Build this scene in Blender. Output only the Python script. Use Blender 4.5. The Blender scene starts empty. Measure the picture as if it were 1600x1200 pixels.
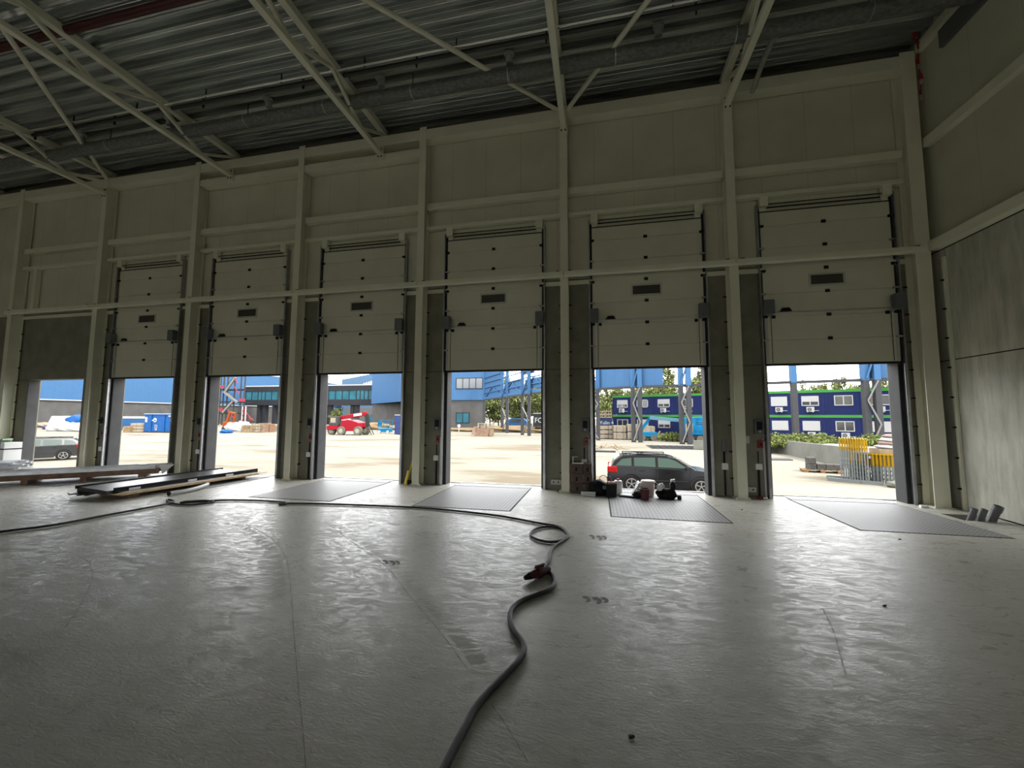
import bpy, bmesh, math, random
from mathutils import Vector, Matrix
R = math.radians
random.seed(7)
scene = bpy.context.scene
COL = scene.collection

# ------------------------------------------------------------------ camera
F_PX, YAW, PITCH, ROLL, EYE = 625.9956, -0.2092, 0.0805, 0.0041, 1.85
_f = Vector((math.sin(YAW)*math.cos(PITCH), math.cos(YAW)*math.cos(PITCH), math.sin(PITCH)))
_r0 = Vector((math.cos(YAW), -math.sin(YAW), 0)); _u0 = _r0.cross(_f)
_r = math.cos(ROLL)*_r0 + math.sin(ROLL)*_u0
_u = -math.sin(ROLL)*_r0 + math.cos(ROLL)*_u0
cam_data = bpy.data.cameras.new('camera'); cam = bpy.data.objects.new('camera', cam_data); COL.objects.link(cam)
cam_data.sensor_width = 36.0; cam_data.lens = F_PX/1600*36.0
cam_data.clip_start = 0.05; cam_data.clip_end = 900
M = Matrix.Identity(4)
for i in range(3):
    M[i][0] = _r[i]; M[i][1] = _u[i]; M[i][2] = -_f[i]
M[0][3], M[1][3], M[2][3] = 0, 0, EYE
cam.matrix_world = M
scene.camera = cam

# ------------------------------------------------------------------ sky, sun, exposure
world = bpy.data.worlds.new('sky'); scene.world = world; world.use_nodes = True
wn = world.node_tree.nodes; wl = world.node_tree.links; wn.clear()
wout = wn.new('ShaderNodeOutputWorld'); wbg = wn.new('ShaderNodeBackground')
tc = wn.new('ShaderNodeTexCoord'); wmap = wn.new('ShaderNodeMapping'); wmap.inputs['Scale'].default_value = (1.5, 1.5, 5)
wno = wn.new('ShaderNodeTexNoise'); wno.inputs['Scale'].default_value = 1.6; wno.inputs['Detail'].default_value = 6
wr = wn.new('ShaderNodeValToRGB')
wr.color_ramp.elements[0].position = 0.34; wr.color_ramp.elements[0].color = (0.13, 0.15, 0.18, 1)
wr.color_ramp.elements[1].position = 0.56; wr.color_ramp.elements[1].color = (1.0, 1.0, 1.0, 1)
wl.new(tc.outputs['Generated'], wmap.inputs['Vector']); wl.new(wmap.outputs['Vector'], wno.inputs['Vector'])
wl.new(wno.outputs['Fac'], wr.inputs['Fac']); wl.new(wr.outputs['Color'], wbg.inputs['Color'])
wbg.inputs['Strength'].default_value = 6.5
wl.new(wbg.outputs['Background'], wout.inputs['Surface'])
sun_d = bpy.data.lights.new('sun', 'SUN'); sun = bpy.data.objects.new('sun', sun_d); COL.objects.link(sun)
sun_d.energy = 5.0; sun_d.angle = R(12); sun_d.color = (1.0, 0.95, 0.86)
sun.rotation_euler = Vector((0.75, -0.35, 0.95)).to_track_quat('Z', 'Y').to_euler()
scene.view_settings.view_transform = 'Standard'; scene.view_settings.look = 'None'
scene.view_settings.gamma = 1; scene.view_settings.use_curve_mapping = False
scene.view_settings.exposure = 0.35
scene.cycles.use_denoising = True
scene.cycles.max_bounces = 12; scene.cycles.diffuse_bounces = 6; scene.cycles.glossy_bounces = 4
scene.cycles.sample_clamp_indirect = 6

# ------------------------------------------------------------------ pixel -> point on a real plane of the place
def ray(x, y): return _f + _r*((x-800)/F_PX) - _u*((y-600)/F_PX)
def G(x, y, z=0.0):
    d = ray(x, y); t = (z-EYE)/d.z
    return Vector((d.x*t, d.y*t, z))
def V(x, y, Y):
    d = ray(x, y); t = Y/d.y
    return Vector((d.x*t, Y, d.z*t+EYE))

# ------------------------------------------------------------------ materials
MATS = {}
SPEC = [0.5]          # outdoor materials get a lower value, less washed out by the bright sky
def mat(name, rgb, rough=0.6, metal=0.0, noise=0.0, scale=3.0, bump=0.0, bscale=30.0, stretch=(1, 1, 1), spec=None, emit=0.0, detail=4):
    if name in MATS: return MATS[name]
    if spec is None: spec = SPEC[0]
    m = bpy.data.materials.new(name); m.use_nodes = True; MATS[name] = m
    nt = m.node_tree; b = nt.nodes['Principled BSDF']
    b.inputs['Base Color'].default_value = (*rgb, 1); b.inputs['Roughness'].default_value = rough
    b.inputs['Metallic'].default_value = metal; b.inputs['Specular IOR Level'].default_value = spec
    t = nt.nodes.new('ShaderNodeTexCoord'); mp = nt.nodes.new('ShaderNodeMapping'); mp.inputs['Scale'].default_value = stretch
    nt.links.new(t.outputs['Object'], mp.inputs['Vector'])
    n = nt.nodes.new('ShaderNodeTexNoise'); n.inputs['Scale'].default_value = scale; n.inputs['Detail'].default_value = detail
    nt.links.new(mp.outputs['Vector'], n.inputs['Vector'])
    if noise > 0:
        r = nt.nodes.new('ShaderNodeValToRGB')
        lo = [max(0, c*(1-noise)) for c in rgb]; hi = [min(1, c*(1+noise)) for c in rgb]
        r.color_ramp.elements[0].position = 0.3; r.color_ramp.elements[0].color = (*lo, 1)
        r.color_ramp.elements[1].position = 0.7; r.color_ramp.elements[1].color = (*hi, 1)
        nt.links.new(n.outputs['Fac'], r.inputs['Fac']); nt.links.new(r.outputs['Color'], b.inputs['Base Color'])
    if bump > 0:
        n2 = nt.nodes.new('ShaderNodeTexNoise'); n2.inputs['Scale'].default_value = bscale; n2.inputs['Detail'].default_value = 3
        nt.links.new(mp.outputs['Vector'], n2.inputs['Vector'])
        bp = nt.nodes.new('ShaderNodeBump'); bp.inputs['Strength'].default_value = bump; bp.inputs['Distance'].default_value = 0.02
        nt.links.new(n2.outputs['Fac'], bp.inputs['Height']); nt.links.new(bp.outputs['Normal'], b.inputs['Normal'])
    return m

def seam_mat(name, rgb, axis, period, width, dark, rough=0.5, noise=0.06, offset=0.0, stretch=(1, 1, 1)):
    """painted sheet with a fine joint every `period` metres along one axis"""
    if name in MATS: return MATS[name]
    m = mat(name, rgb, rough, 0, noise, 1.2, 0, 30, stretch)
    nt = m.node_tree; b = nt.nodes['Principled BSDF']
    src = b.inputs['Base Color'].links[0].from_socket
    t = nt.nodes.new('ShaderNodeTexCoord'); s = nt.nodes.new('ShaderNodeSeparateXYZ'); nt.links.new(t.outputs['Object'], s.inputs[0])
    ad = nt.nodes.new('ShaderNodeMath'); ad.operation = 'ADD'; ad.inputs[1].default_value = 1000*period+offset
    nt.links.new(s.outputs[axis], ad.inputs[0])
    md = nt.nodes.new('ShaderNodeMath'); md.operation = 'MODULO'; md.inputs[1].default_value = period
    nt.links.new(ad.outputs[0], md.inputs[0])
    lt = nt.nodes.new('ShaderNodeMath'); lt.operation = 'LESS_THAN'; lt.inputs[1].default_value = width
    nt.links.new(md.outputs[0], lt.inputs[0])
    mx = nt.nodes.new('ShaderNodeMixRGB'); mx.inputs['Color2'].default_value = (*[c*dark for c in rgb], 1)
    nt.links.new(lt.outputs[0], mx.inputs['Fac']); nt.links.new(src, mx.inputs['Color1'])
    nt.links.new(mx.outputs['Color'], b.inputs['Base Color'])
    return m

CREAM = mat('cream_painted_steel', (0.74, 0.73, 0.58), 0.45, 0, 0.05, 2.0)
DOORW = mat('door_leaf_white', (0.66, 0.65, 0.52), 0.55, 0, 0.04, 1.5)
CLAD = seam_mat('wall_cladding', (0.62, 0.61, 0.48), 0, 1.0, 0.012, 0.72, 0.6)
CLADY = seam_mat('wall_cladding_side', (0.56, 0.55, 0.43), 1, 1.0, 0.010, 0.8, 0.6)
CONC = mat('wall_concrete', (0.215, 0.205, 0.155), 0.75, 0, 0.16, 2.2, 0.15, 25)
DARK = mat('black_rubber', (0.012, 0.012, 0.012), 0.6)
SEAM = mat('joint_shadow_gap', (0.03, 0.03, 0.025), 0.9)
GALV = mat('galvanised_steel', (0.42, 0.43, 0.44), 0.38, 0.85, 0.15, 6)
STEEL = mat('bare_steel', (0.5, 0.5, 0.5), 0.35, 0.9, 0.1, 5)
GREYP = mat('grey_plastic', (0.12, 0.135, 0.14), 0.5)
LGREY = mat('light_grey_plastic', (0.5, 0.5, 0.47), 0.5)
WHITE = mat('white_paint', (0.8, 0.8, 0.78), 0.5)
BLACK = mat('black_plastic', (0.010, 0.010, 0.011), 0.55, spec=0.2)
RED = mat('red_paint', (0.22, 0.012, 0.01), 0.4)
DRED = mat('dark_red_paint', (0.06, 0.006, 0.006), 0.45)
YEL = mat('yellow_paint', (0.85, 0.62, 0.03), 0.5)
WOOD = mat('pale_timber', (0.62, 0.46, 0.27), 0.75, 0, 0.25, 6, 0.2, 20, (1, 1, 8))
BWOOD = mat('brown_timber', (0.16, 0.095, 0.06), 0.75, 0, 0.3, 6, 0.2, 20)
BRICK = mat('brown_carton', (0.10, 0.066, 0.052), 0.8, 0, 0.3, 12)
GLASS = mat('dark_window_glass', (0.03, 0.035, 0.035), 0.08, 0, spec=0.8)
CONCL = mat('pale_concrete', (0.55, 0.54, 0.49), 0.8, 0, 0.12, 3, 0.15, 20)

# concrete wall with vertical runs of staining (right wall)
def stained():
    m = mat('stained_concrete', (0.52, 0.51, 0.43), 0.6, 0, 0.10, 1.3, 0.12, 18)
    nt = m.node_tree; b = nt.nodes['Principled BSDF']; src = b.inputs['Base Color'].links[0].from_socket
    t = nt.nodes.new('ShaderNodeTexCoord'); mp = nt.nodes.new('ShaderNodeMapping'); mp.inputs['Scale'].default_value = (1, 3.0, 0.5)
    nt.links.new(t.outputs['Object'], mp.inputs['Vector'])
    n = nt.nodes.new('ShaderNodeTexNoise'); n.inputs['Scale'].default_value = 2.2; n.inputs['Detail'].default_value = 8
    n.inputs['Roughness'].default_value = 0.62
    nt.links.new(mp.outputs['Vector'], n.inputs['Vector'])
    r = nt.nodes.new('ShaderNodeValToRGB'); r.color_ramp.elements[0].position = 0.30; r.color_ramp.elements[0].color = (0.66, 0.66, 0.63, 1)
    r.color_ramp.elements[1].position = 0.66; r.color_ramp.elements[1].color = (1.05, 1.05, 1.05, 1)
    nt.links.new(n.outputs['Fac'], r.inputs['Fac'])
    mx = nt.nodes.new('ShaderNodeMixRGB'); mx.blend_type = 'MULTIPLY'; mx.inputs['Fac'].default_value = 1
    nt.links.new(src, mx.inputs['Color1']); nt.links.new(r.outputs['Color'], mx.inputs['Color2'])
    nt.links.new(mx.outputs['Color'], b.inputs['Base Color'])
    return m
STAIN = stained()

def floor_mat():
    m = bpy.data.materials.new('power_floated_concrete'); m.use_nodes = True; nt = m.node_tree; N = nt.nodes; L = nt.links
    b = N['Principled BSDF']
    t = N.new('ShaderNodeTexCoord')
    def noise(scale, detail, st=(1, 1, 1), rot=0, rgh=0.55, dist=0.0):
        mp = N.new('ShaderNodeMapping'); mp.inputs['Scale'].default_value = st; mp.inputs['Rotation'].default_value = (0, 0, rot)
        L.new(t.outputs['Object'], mp.inputs['Vector'])
        n = N.new('ShaderNodeTexNoise'); n.inputs['Scale'].default_value = scale; n.inputs['Detail'].default_value = detail
        n.inputs['Roughness'].default_value = rgh; n.inputs['Distortion'].default_value = dist
        L.new(mp.outputs['Vector'], n.inputs['Vector']); return n.outputs['Fac']
    def ramp(src, p0, c0, p1, c1):
        r = N.new('ShaderNodeValToRGB'); r.color_ramp.elements[0].position = p0; r.color_ramp.elements[0].color = (*c0, 1)
        r.color_ramp.elements[1].position = p1; r.color_ramp.elements[1].color = (*c1, 1)
        L.new(src, r.inputs['Fac']); return r.outputs['Color']
    def mul(a, c):
        x = N.new('ShaderNodeMixRGB'); x.blend_type = 'MULTIPLY'; x.inputs['Fac'].default_value = 1
        L.new(a, x.inputs['Color1']); L.new(c, x.inputs['Color2']); return x.outputs['Color']
    big = ramp(noise(0.55, 5, (1, 1, 1), 0, 0.6, 0.5), 0.3, (0.37, 0.36, 0.31), 0.72, (0.50, 0.495, 0.44))
    scuff = ramp(noise(3.2, 8, (1, 2.6, 1), R(18), 0.68, 1.2), 0.36, (0.88, 0.875, 0.85), 0.62, (1.03, 1.03, 1.03))
    L.new(mul(big, scuff), b.inputs['Base Color'])
    rg = ramp(noise(4.0, 8, (1, 2.4, 1), R(-24), 0.7, 1.5), 0.40, (0.25,)*3, 0.60, (0.52,)*3)
    L.new(rg, b.inputs['Roughness'])
    hb = noise(8.5, 8, (1, 2.8, 1), R(24), 0.65, 2.2)
    bp = N.new('ShaderNodeBump'); bp.inputs['Strength'].default_value = 0.5; bp.inputs['Distance'].default_value = 0.006
    L.new(hb, bp.inputs['Height'])
    hb2 = noise(1.3, 3, (1, 1.6, 1), R(10), 0.5, 0.6)
    bp2 = N.new('ShaderNodeBump'); bp2.inputs['Strength'].default_value = 0.10; bp2.inputs['Distance'].default_value = 0.012
    L.new(hb2, bp2.inputs['Height']); L.new(bp.outputs['Normal'], bp2.inputs['Normal'])
    L.new(bp2.outputs['Normal'], b.inputs['Normal'])
    b.inputs['Specular IOR Level'].default_value = 0.42; b.inputs['IOR'].default_value = 1.45
    return m
FLOOR = floor_mat()

def checker_plate():
    m = bpy.data.materials.new('tread_plate'); m.use_nodes = True; nt = m.node_tree; N = nt.nodes; L = nt.links; b = N['Principled BSDF']
    t = N.new('ShaderNodeTexCoord'); mp = N.new('ShaderNodeMapping'); mp.inputs['Scale'].default_value = (14, 14, 1); mp.inputs['Rotation'].default_value = (0, 0, 0)
    L.new(t.outputs['Object'], mp.inputs['Vector'])
    ck = N.new('ShaderNodeTexVoronoi'); ck.inputs['Scale'].default_value = 1.0; ck.inputs['Randomness'].default_value = 0.0
    L.new(mp.outputs['Vector'], ck.inputs['Vector'])
    r = N.new('ShaderNodeValToRGB'); r.color_ramp.elements[0].position = 0.22; r.color_ramp.elements[0].color = (0.36, 0.36, 0.35, 1)
    r.color_ramp.elements[1].position = 0.34; r.color_ramp.elements[1].color = (0.19, 0.19, 0.185, 1)
    L.new(ck.outputs['Distance'], r.inputs['Fac']); L.new(r.outputs['Color'], b.inputs['Base Color'])
    bp = N.new('ShaderNodeBump'); bp.inputs['Strength'].default_value = 0.5; bp.inputs['Distance'].default_value = 0.004; bp.invert = True
    L.new(ck.outputs['Distance'], bp.inputs['Height']); L.new(bp.outputs['Normal'], b.inputs['Normal'])
    b.inputs['Roughness'].default_value = 0.5; b.inputs['Metallic'].default_value = 0.0; b.inputs['Specular IOR Level'].default_value = 0.3
    return m
TREAD = checker_plate()

def yard_mat():
    m = mat('yard_concrete', (0.66, 0.61, 0.50), 0.95, 0, 0.0, spec=0.05)
    nt = m.node_tree; N = nt.nodes; L = nt.links; b = N['Principled BSDF']
    t = N.new('ShaderNodeTexCoord'); mp = N.new('ShaderNodeMapping'); mp.inputs['Scale'].default_value = (0.35, 1, 1)
    L.new(t.outputs['Object'], mp.inputs['Vector'])
    n = N.new('ShaderNodeTexNoise'); n.inputs['Scale'].default_value = 0.28; n.inputs['Detail'].default_value = 8; n.inputs['Roughness'].default_value = 0.6
    L.new(mp.outputs['Vector'], n.inputs['Vector'])
    r = N.new('ShaderNodeValToRGB'); e = r.color_ramp.elements
    e[0].position = 0.38; e[0].color = (0.112, 0.094, 0.068, 1); e[1].position = 0.46; e[1].color = (0.150, 0.140, 0.114, 1)
    e.new(0.7).color = (0.168, 0.160, 0.137, 1)
    L.new(n.outputs['Fac'], r.inputs['Fac']); L.new(r.outputs['Color'], b.inputs['Base Color'])
    return m
YARD = yard_mat()

# ------------------------------------------------------------------ mesh builder
class MB:
    def __init__(s): s.bm = bmesh.new()
    def box(s, x0, x1, y0, y1, z0, z1):
        vs = [s.bm.verts.new((x, y, z)) for z in (z0, z1) for y in (y0, y1) for x in (x0, x1)]
        for f in ((0, 2, 3, 1), (4, 5, 7, 6), (0, 1, 5, 4), (2, 6, 7, 3), (0, 4, 6, 2), (1, 3, 7, 5)): s.bm.faces.new([vs[i] for i in f])
        return s
    def cbox(s, c, d): return s.box(c[0]-d[0]/2, c[0]+d[0]/2, c[1]-d[1]/2, c[1]+d[1]/2, c[2]-d[2]/2, c[2]+d[2]/2)
    def bar(s, p, q, w, h, up=(0, 0, 1)):
        p = Vector(p); q = Vector(q); d = (q-p).normalized(); up = Vector(up)
        if abs(d.dot(up)) > 0.98: up = Vector((0, 1, 0))
        a = d.cross(up).normalized()*w/2; b = a.cross(d).normalized()*h/2
        vs = [s.bm.verts.new(o+i*a+j*b) for o in (p, q) for i, j in ((-1, -1), (1, -1), (1, 1), (-1, 1))]
        s.bm.faces.new(vs[3::-1]); s.bm.faces.new(vs[4:8])
        for i in range(4): k = (i+1) % 4; s.bm.faces.new((vs[i], vs[k], vs[4+k], vs[4+i]))
        return s
    def ring(s, c, d, r, seg, up=None):
        d = Vector(d).normalized(); up = Vector(up) if up else (Vector((0, 0, 1)) if abs(d.z) < 0.9 else Vector((1, 0, 0)))
        a = d.cross(up).normalized(); b = d.cross(a)
        rx, ry = r if isinstance(r, tuple) else (r, r)
        return [s.bm.verts.new(Vector(c)+a*rx*math.cos(2*math.pi*i/seg)+b*ry*math.sin(2*math.pi*i/seg)) for i in range(seg)]
    def cyl(s, p, q, r, seg=12, r2=None, caps=True):
        d = Vector(q)-Vector(p); A = s.ring(p, d, r, seg); B = s.ring(q, d, r if r2 is None else r2, seg)
        for i in range(seg): k = (i+1) % seg; s.bm.faces.new((A[i], B[i], B[k], A[k]))
        if caps: s.bm.faces.new(A); s.bm.faces.new(B[::-1])
        return s
    def pipe(s, p, q, r, ri, seg=16):
        d = Vector(q)-Vector(p); A = s.ring(p, d, r, seg); B = s.ring(q, d, r, seg); C_ = s.ring(p, d, ri, seg); D_ = s.ring(q, d, ri, seg)
        for i in range(seg):
            k = (i+1) % seg
            s.bm.faces.new((A[i], B[i], B[k], A[k])); s.bm.faces.new((C_[i], C_[k], D_[k], D_[i]))
            s.bm.faces.new((A[i], A[k], C_[k], C_[i])); s.bm.faces.new((B[i], D_[i], D_[k], B[k]))
        return s
    def tube(s, pts, r, seg=8):
        pts = [Vector(p) for p in pts]; prev = None; first = None
        for i, p in enumerate(pts):
            d = pts[min(i+1, len(pts)-1)]-pts[max(i-1, 0)]
            A = s.ring(p, d, r, seg)
            if prev:
                for j in range(seg): k = (j+1) % seg; s.bm.faces.new((prev[j], A[j], A[k], prev[k]))
            else: first = A
            prev = A
        s.bm.faces.new(first); s.bm.faces.new(prev[::-1])
        return s
    def prism(s, poly, axis, a, b):
        """poly: 2D points in the plane normal to axis; extruded from a to b"""
        def P(u, v, w): return {'x': (w, u, v), 'y': (u, w, v), 'z': (u, v, w)}[axis]
        A = [s.bm.verts.new(P(u, v, a)) for u, v in poly]; B = [s.bm.verts.new(P(u, v, b)) for u, v in poly]
        n = len(poly)
        s.bm.faces.new(A[::-1]); s.bm.faces.new(B)
        for i in range(n): k = (i+1) % n; s.bm.faces.new((A[i], A[k], B[k], B[i]))
        return s
    def quad(s, *pts): s.bm.faces.new([s.bm.verts.new(p) for p in pts]); return s
    def move(s, m): bmesh.ops.transform(s.bm, matrix=m, verts=s.bm.verts); return s
    def build(s, name, material, parent=None, bevel=0.0, smooth=False):
        bmesh.ops.recalc_face_normals(s.bm, faces=s.bm.faces)
        me = bpy.data.meshes.new(name); s.bm.to_mesh(me); s.bm.free()
        me.materials.append(material)
        if smooth:
            for p in me.polygons: p.use_smooth = True
            try: me.set_sharp_from_angle(angle=R(40))
            except Exception: pass
        o = bpy.data.objects.new(name, me); COL.objects.link(o)
        if parent: o.parent = parent
        if bevel > 0:
            bv = o.modifiers.new('edge', 'BEVEL'); bv.width = bevel; bv.segments = 2; bv.limit_method = 'ANGLE'
        return o

def tag(o, label=None, cat=None, group=None, kind=None):
    if label: o['label'] = label
    if cat: o['category'] = cat
    if group: o['group'] = group
    if kind: o['kind'] = kind
    return o
def thing(name, label, cat, loc=(0, 0, 0), rz=0.0, group=None, kind=None):
    o = bpy.data.objects.new(name, None); COL.objects.link(o); o.location = loc; o.rotation_euler = (0, 0, rz); o.empty_display_size = 0.1
    return tag(o, label, cat, group, kind)
def copy_tree(o, parent=None):
    c = o.copy(); COL.objects.link(c)
    if parent: c.parent = parent
    for ch in list(o.children): copy_tree(ch, c)
    return c
def struct(o): o['kind'] = 'structure'; return o
def smoothpath(pts, n=8):
    """Catmull-Rom through the points"""
    P = [Vector(p) for p in pts]; P = [P[0]*2-P[1]]+P+[P[-1]*2-P[-2]]; out = []
    for i in range(1, len(P)-2):
        for k in range(n):
            t = k/n; a, b, c, d = P[i-1:i+3]
            out.append(0.5*((2*b)+(c-a)*t+(2*a-5*b+4*c-d)*t*t+(3*b-3*c+d-a)*t**3))
    out.append(P[-2]); return out

# ------------------------------------------------------------------ main dimensions (metres)
WY = 10.44            # inner face of the dock wall
RX = 7.25             # inner face of the right wall
PITCHX = 3.986
DX0 = 3.9035          # left edge of the door leaf nearest the corner
DW = 2.67
OPEN_H = 3.09
BEAM_Z = 5.46
COLS = [3.20-PITCHX*k+(0, 0, 0, 0, 0.08, 0.15, 0.13, 0, 0)[k] for k in range(0, 9)]      # from the corner bay outwards
CORNER_X = 6.95
BACK_Y = -19.0
LEFT_X = -34.0
BACK_OPEN = 2.5      # height of the light openings added in the unseen far wall
YZ = -1.15            # yard level
ROOF_Z = 10.36

# ------------------------------------------------------------------ floor
pit = (6.50, 7.15, 8.98, 9.52)
f = MB()
f.box(LEFT_X, pit[0], BACK_Y, WY+0.36, -0.35, 0); f.box(pit[1], RX, BACK_Y, WY, -0.35, 0)
f.box(pit[0], pit[1], BACK_Y, pit[2], -0.35, 0); f.box(pit[0], pit[1], pit[3], WY+0.36, -0.35, 0)
f.box(pit[0], pit[1], pit[2], pit[3], -0.35, -0.30)
struct(f.build('floor', FLOOR))
# ground outside
g = MB(); g.box(-420, 260, WY+0.36, 520, YZ-0.4, YZ)
g.box(-420, 260, -300, BACK_Y-0.3, YZ-0.4, YZ)
struct(g.build('ground', YARD))

# ------------------------------------------------------------------ dock wall
openings = []      # (x0, x1) clear openings, index 0 next to the corner
for k in range(0, 8):
    openings.append((DX0-PITCHX*k+0.02, DX0-PITCHX*k+DW-0.02))
w = MB(); xr = RX+0.3
edges = sorted(openings)
cur = LEFT_X
for a, b in edges:
    w.box(cur, a, WY, WY+0.34, -1.2, 3.075); cur = b
w.box(cur, RX+0.34, WY, WY+0.34, -1.2, 3.075)
w.box(LEFT_X, RX+0.34, WY, WY+0.34, OPEN_H, BEAM_Z-0.02)
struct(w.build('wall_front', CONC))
s = MB()
cur = LEFT_X
for a, b in edges:
    s.box(cur, a-0.01, WY+0.02, WY+0.32, 3.074, 3.092); cur = b+0.01
s.box(cur, RX, WY+0.02, WY+0.32, 3.074, 3.092)
s.box(LEFT_X, RX, WY+0.03, WY+0.3, BEAM_Z-0.03, BEAM_Z+0.01)
struct(s.build('trim_1', SEAM))
w = MB(); w.box(LEFT_X, RX+0.3, WY-0.005, WY+0.14, BEAM_Z, 10.7)
struct(w.build('wall_front_upper', CLAD))
# right wall
w = MB(); w.box(RX, RX+0.3, BACK_Y, WY+0.3, 0, 3.05); w.box(RX, RX+0.3, BACK_Y, WY+0.3, 3.075, BEAM_Z-0.03)
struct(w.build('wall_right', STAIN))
s = MB(); s.box(RX+0.02, RX+0.28, BACK_Y, WY, 3.04, 3.08); s.box(RX+0.02, RX+0.28, BACK_Y, WY, BEAM_Z-0.04, BEAM_Z+0.02)
struct(s.build('trim_2', SEAM))
w = MB(); w.box(RX-0.02, RX+0.14, BACK_Y, WY+0.1, BEAM_Z+0.01, 10.7)
struct(w.build('wall_right_upper', CLADY))
# left end wall
w = MB(); w.box(LEFT_X-0.3, LEFT_X, BACK_Y, WY+0.34, -1.2, 10.7)
struct(w.build('wall_left', CLADY))

# far wall behind the viewer; row of openings added to light the hall
w = MB(); w.box(LEFT_X-0.3, RX+0.3, BACK_Y-0.3, BACK_Y, BACK_OPEN, 10.7)
for k in range(0, 8):
    x = RX+0.3-k*5.9; w.box(x-0.9, x, BACK_Y-0.3, BACK_Y, YZ, BACK_OPEN)
w.box(LEFT_X-0.3, RX+0.3, BACK_Y-0.3, BACK_Y, YZ, 0.0)
struct(w.build('wall_back', CLAD))

# ------------------------------------------------------------------ roof deck (trapezoidal sheet, ribs along the wall)
DECK = mat('galvanised_roof_deck', (0.55, 0.58, 0.56), 0.27, 0.7, 0.35, 1.4, 0, 30, (0.35, 6, 1))
d = MB(); y = WY+0.1; prev = None; pitch = 0.333
prof = []
while y > BACK_Y:
    prof += [(y, ROOF_Z), (y-0.045, ROOF_Z), (y-0.055, ROOF_Z+0.012), (y-0.068, ROOF_Z+0.012), (y-0.078, ROOF_Z), (y-0.12, ROOF_Z),
             (y-0.14, ROOF_Z+0.07), (y-0.150, ROOF_Z+0.075), (y-0.165, ROOF_Z+0.15), (y-0.215, ROOF_Z+0.15), (y-0.225, ROOF_Z+0.138), (y-0.238, ROOF_Z+0.15), (y-0.285, ROOF_Z+0.15), (y-0.30, ROOF_Z+0.075), (y-0.31, ROOF_Z+0.07)]; y -= pitch
va = [d.bm.verts.new((LEFT_X, p[0], p[1])) for p in prof]; vb = [d.bm.verts.new((RX+0.3, p[0], p[1])) for p in prof]
for i in range(len(prof)-1): d.bm.faces.new((va[i], vb[i], vb[i+1], va[i+1]))
struct(d.build('ceiling', DECK))
r = MB(); r.box(LEFT_X-0.3, RX+0.34, BACK_Y, WY+0.34, 10.62, 10.9)
struct(r.build('roof', mat('roof_membrane', (0.3, 0.3, 0.3), 0.9)))

# ------------------------------------------------------------------ steel columns
def make_column():
    t = thing('steel_column', None, 'column', (0, 0, 0), kind='thing')
    m = MB(); h = 10.1; w2 = 0.10; y0, y1 = WY-0.36, WY-0.03
    m.box(-w2, w2, y0, y0+0.018, 0.02, h); m.box(-w2, w2, y1-0.018, y1, 0.02, h); m.box(-0.008, 0.008, y0+0.018, y1-0.018, 0.02, h)
    m.build('shaft', CREAM, t)
    b = MB(); b.box(-0.15, 0.15, y0-0.04, y1, 0, 0.02)
    for sx in (-0.125, 0.125): b.cyl((sx, y0+0.0, 0.02), (sx, y0+0.0, 0.05), 0.015, 8)
    b.build('base_plate', CREAM, t)
    for i in range(8):
        z = 0.42+0.62*i
        for sx in (-1, 1):
            c = MB(); c.prism([(sx*0.10, z-0.012), (sx*0.17, z-0.005), (sx*0.17, z+0.012), (sx*0.10, z+0.02)], 'y', y1-0.03, y1+0.005)
            c.cyl((sx*0.13, y1-0.05, z), (sx*0.13, y1-0.02, z), 0.018, 8)
            c.build('wall_clip', BLACK, t)
    return t
ORD = ['first', 'second', 'third', 'fourth', 'fifth', 'sixth', 'seventh', 'eighth', 'ninth']
GAP = ['between the barrier door and the black-estate-car door', 'between the black-estate-car door and the pallet door', 'between the pallet door and the red-telehandler door, yellow tool at its foot',
       'between the red-telehandler door and the stair-tower door', 'between the stair-tower door and the blue-skip door', 'between the blue-skip door and the doorless opening', 'beside the strapped white boxes']
col0 = make_column()
columns = []
for k in range(0, 7):
    c = col0 if k == 0 else copy_tree(col0)
    c.location = (COLS[k], 0, 0)
    tag(c, 'cream steel column '+GAP[k], group='cream steel columns of the dock wall')
    columns.append(c)
# corner column: flange turned towards the hall, pipe-like cover strip on the right wall
t = thing('steel_column', 'cream steel corner column where the dock wall meets the stained concrete wall', 'column', (CORNER_X, 0, 0), kind='thing')
m = MB(); y0, y1 = WY-0.36, WY-0.03
m.box(-0.14, 0.14, y0, y0+0.02, 0.02, 10.1); m.box(-0.14, 0.14, y1-0.02, y1, 0.02, 10.1); m.box(-0.01, 0.01, y0+0.02, y1-0.02, 0.02, 10.1)
m.build('shaft', CREAM, t)
for i in range(8):
    z = 0.42+0.62*i
    c = MB(); c.prism([(-0.14, z-0.012), (-0.21, z-0.005), (-0.21, z+0.012), (-0.14, z+0.02)], 'y', y1-0.03, y1+0.005); c.build('wall_clip', BLACK, t)
    c = MB(); c.box(0.20, 0.275, y0-0.12, y0-0.08, z-0.01, z+0.012); c.cyl((0.25, y0-0.10, z), (0.22, y0-0.10, z), 0.02, 8); c.build('wall_clip', BLACK, t)
MB().box(-0.18, 0.18, y0-0.05, y1, 0, 0.02).build('base_plate', CREAM, t)
# white cable duct running up beside it on the right wall
c = MB(); c.box(RX-0.05, RX-0.001, 9.93, 9.99, 0.0, BEAM_Z-0.2)
tag(c.build('cable_trunking', CREAM), 'slim cream vertical trunking on stained concrete wall beside the corner column', 'trunking')

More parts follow.
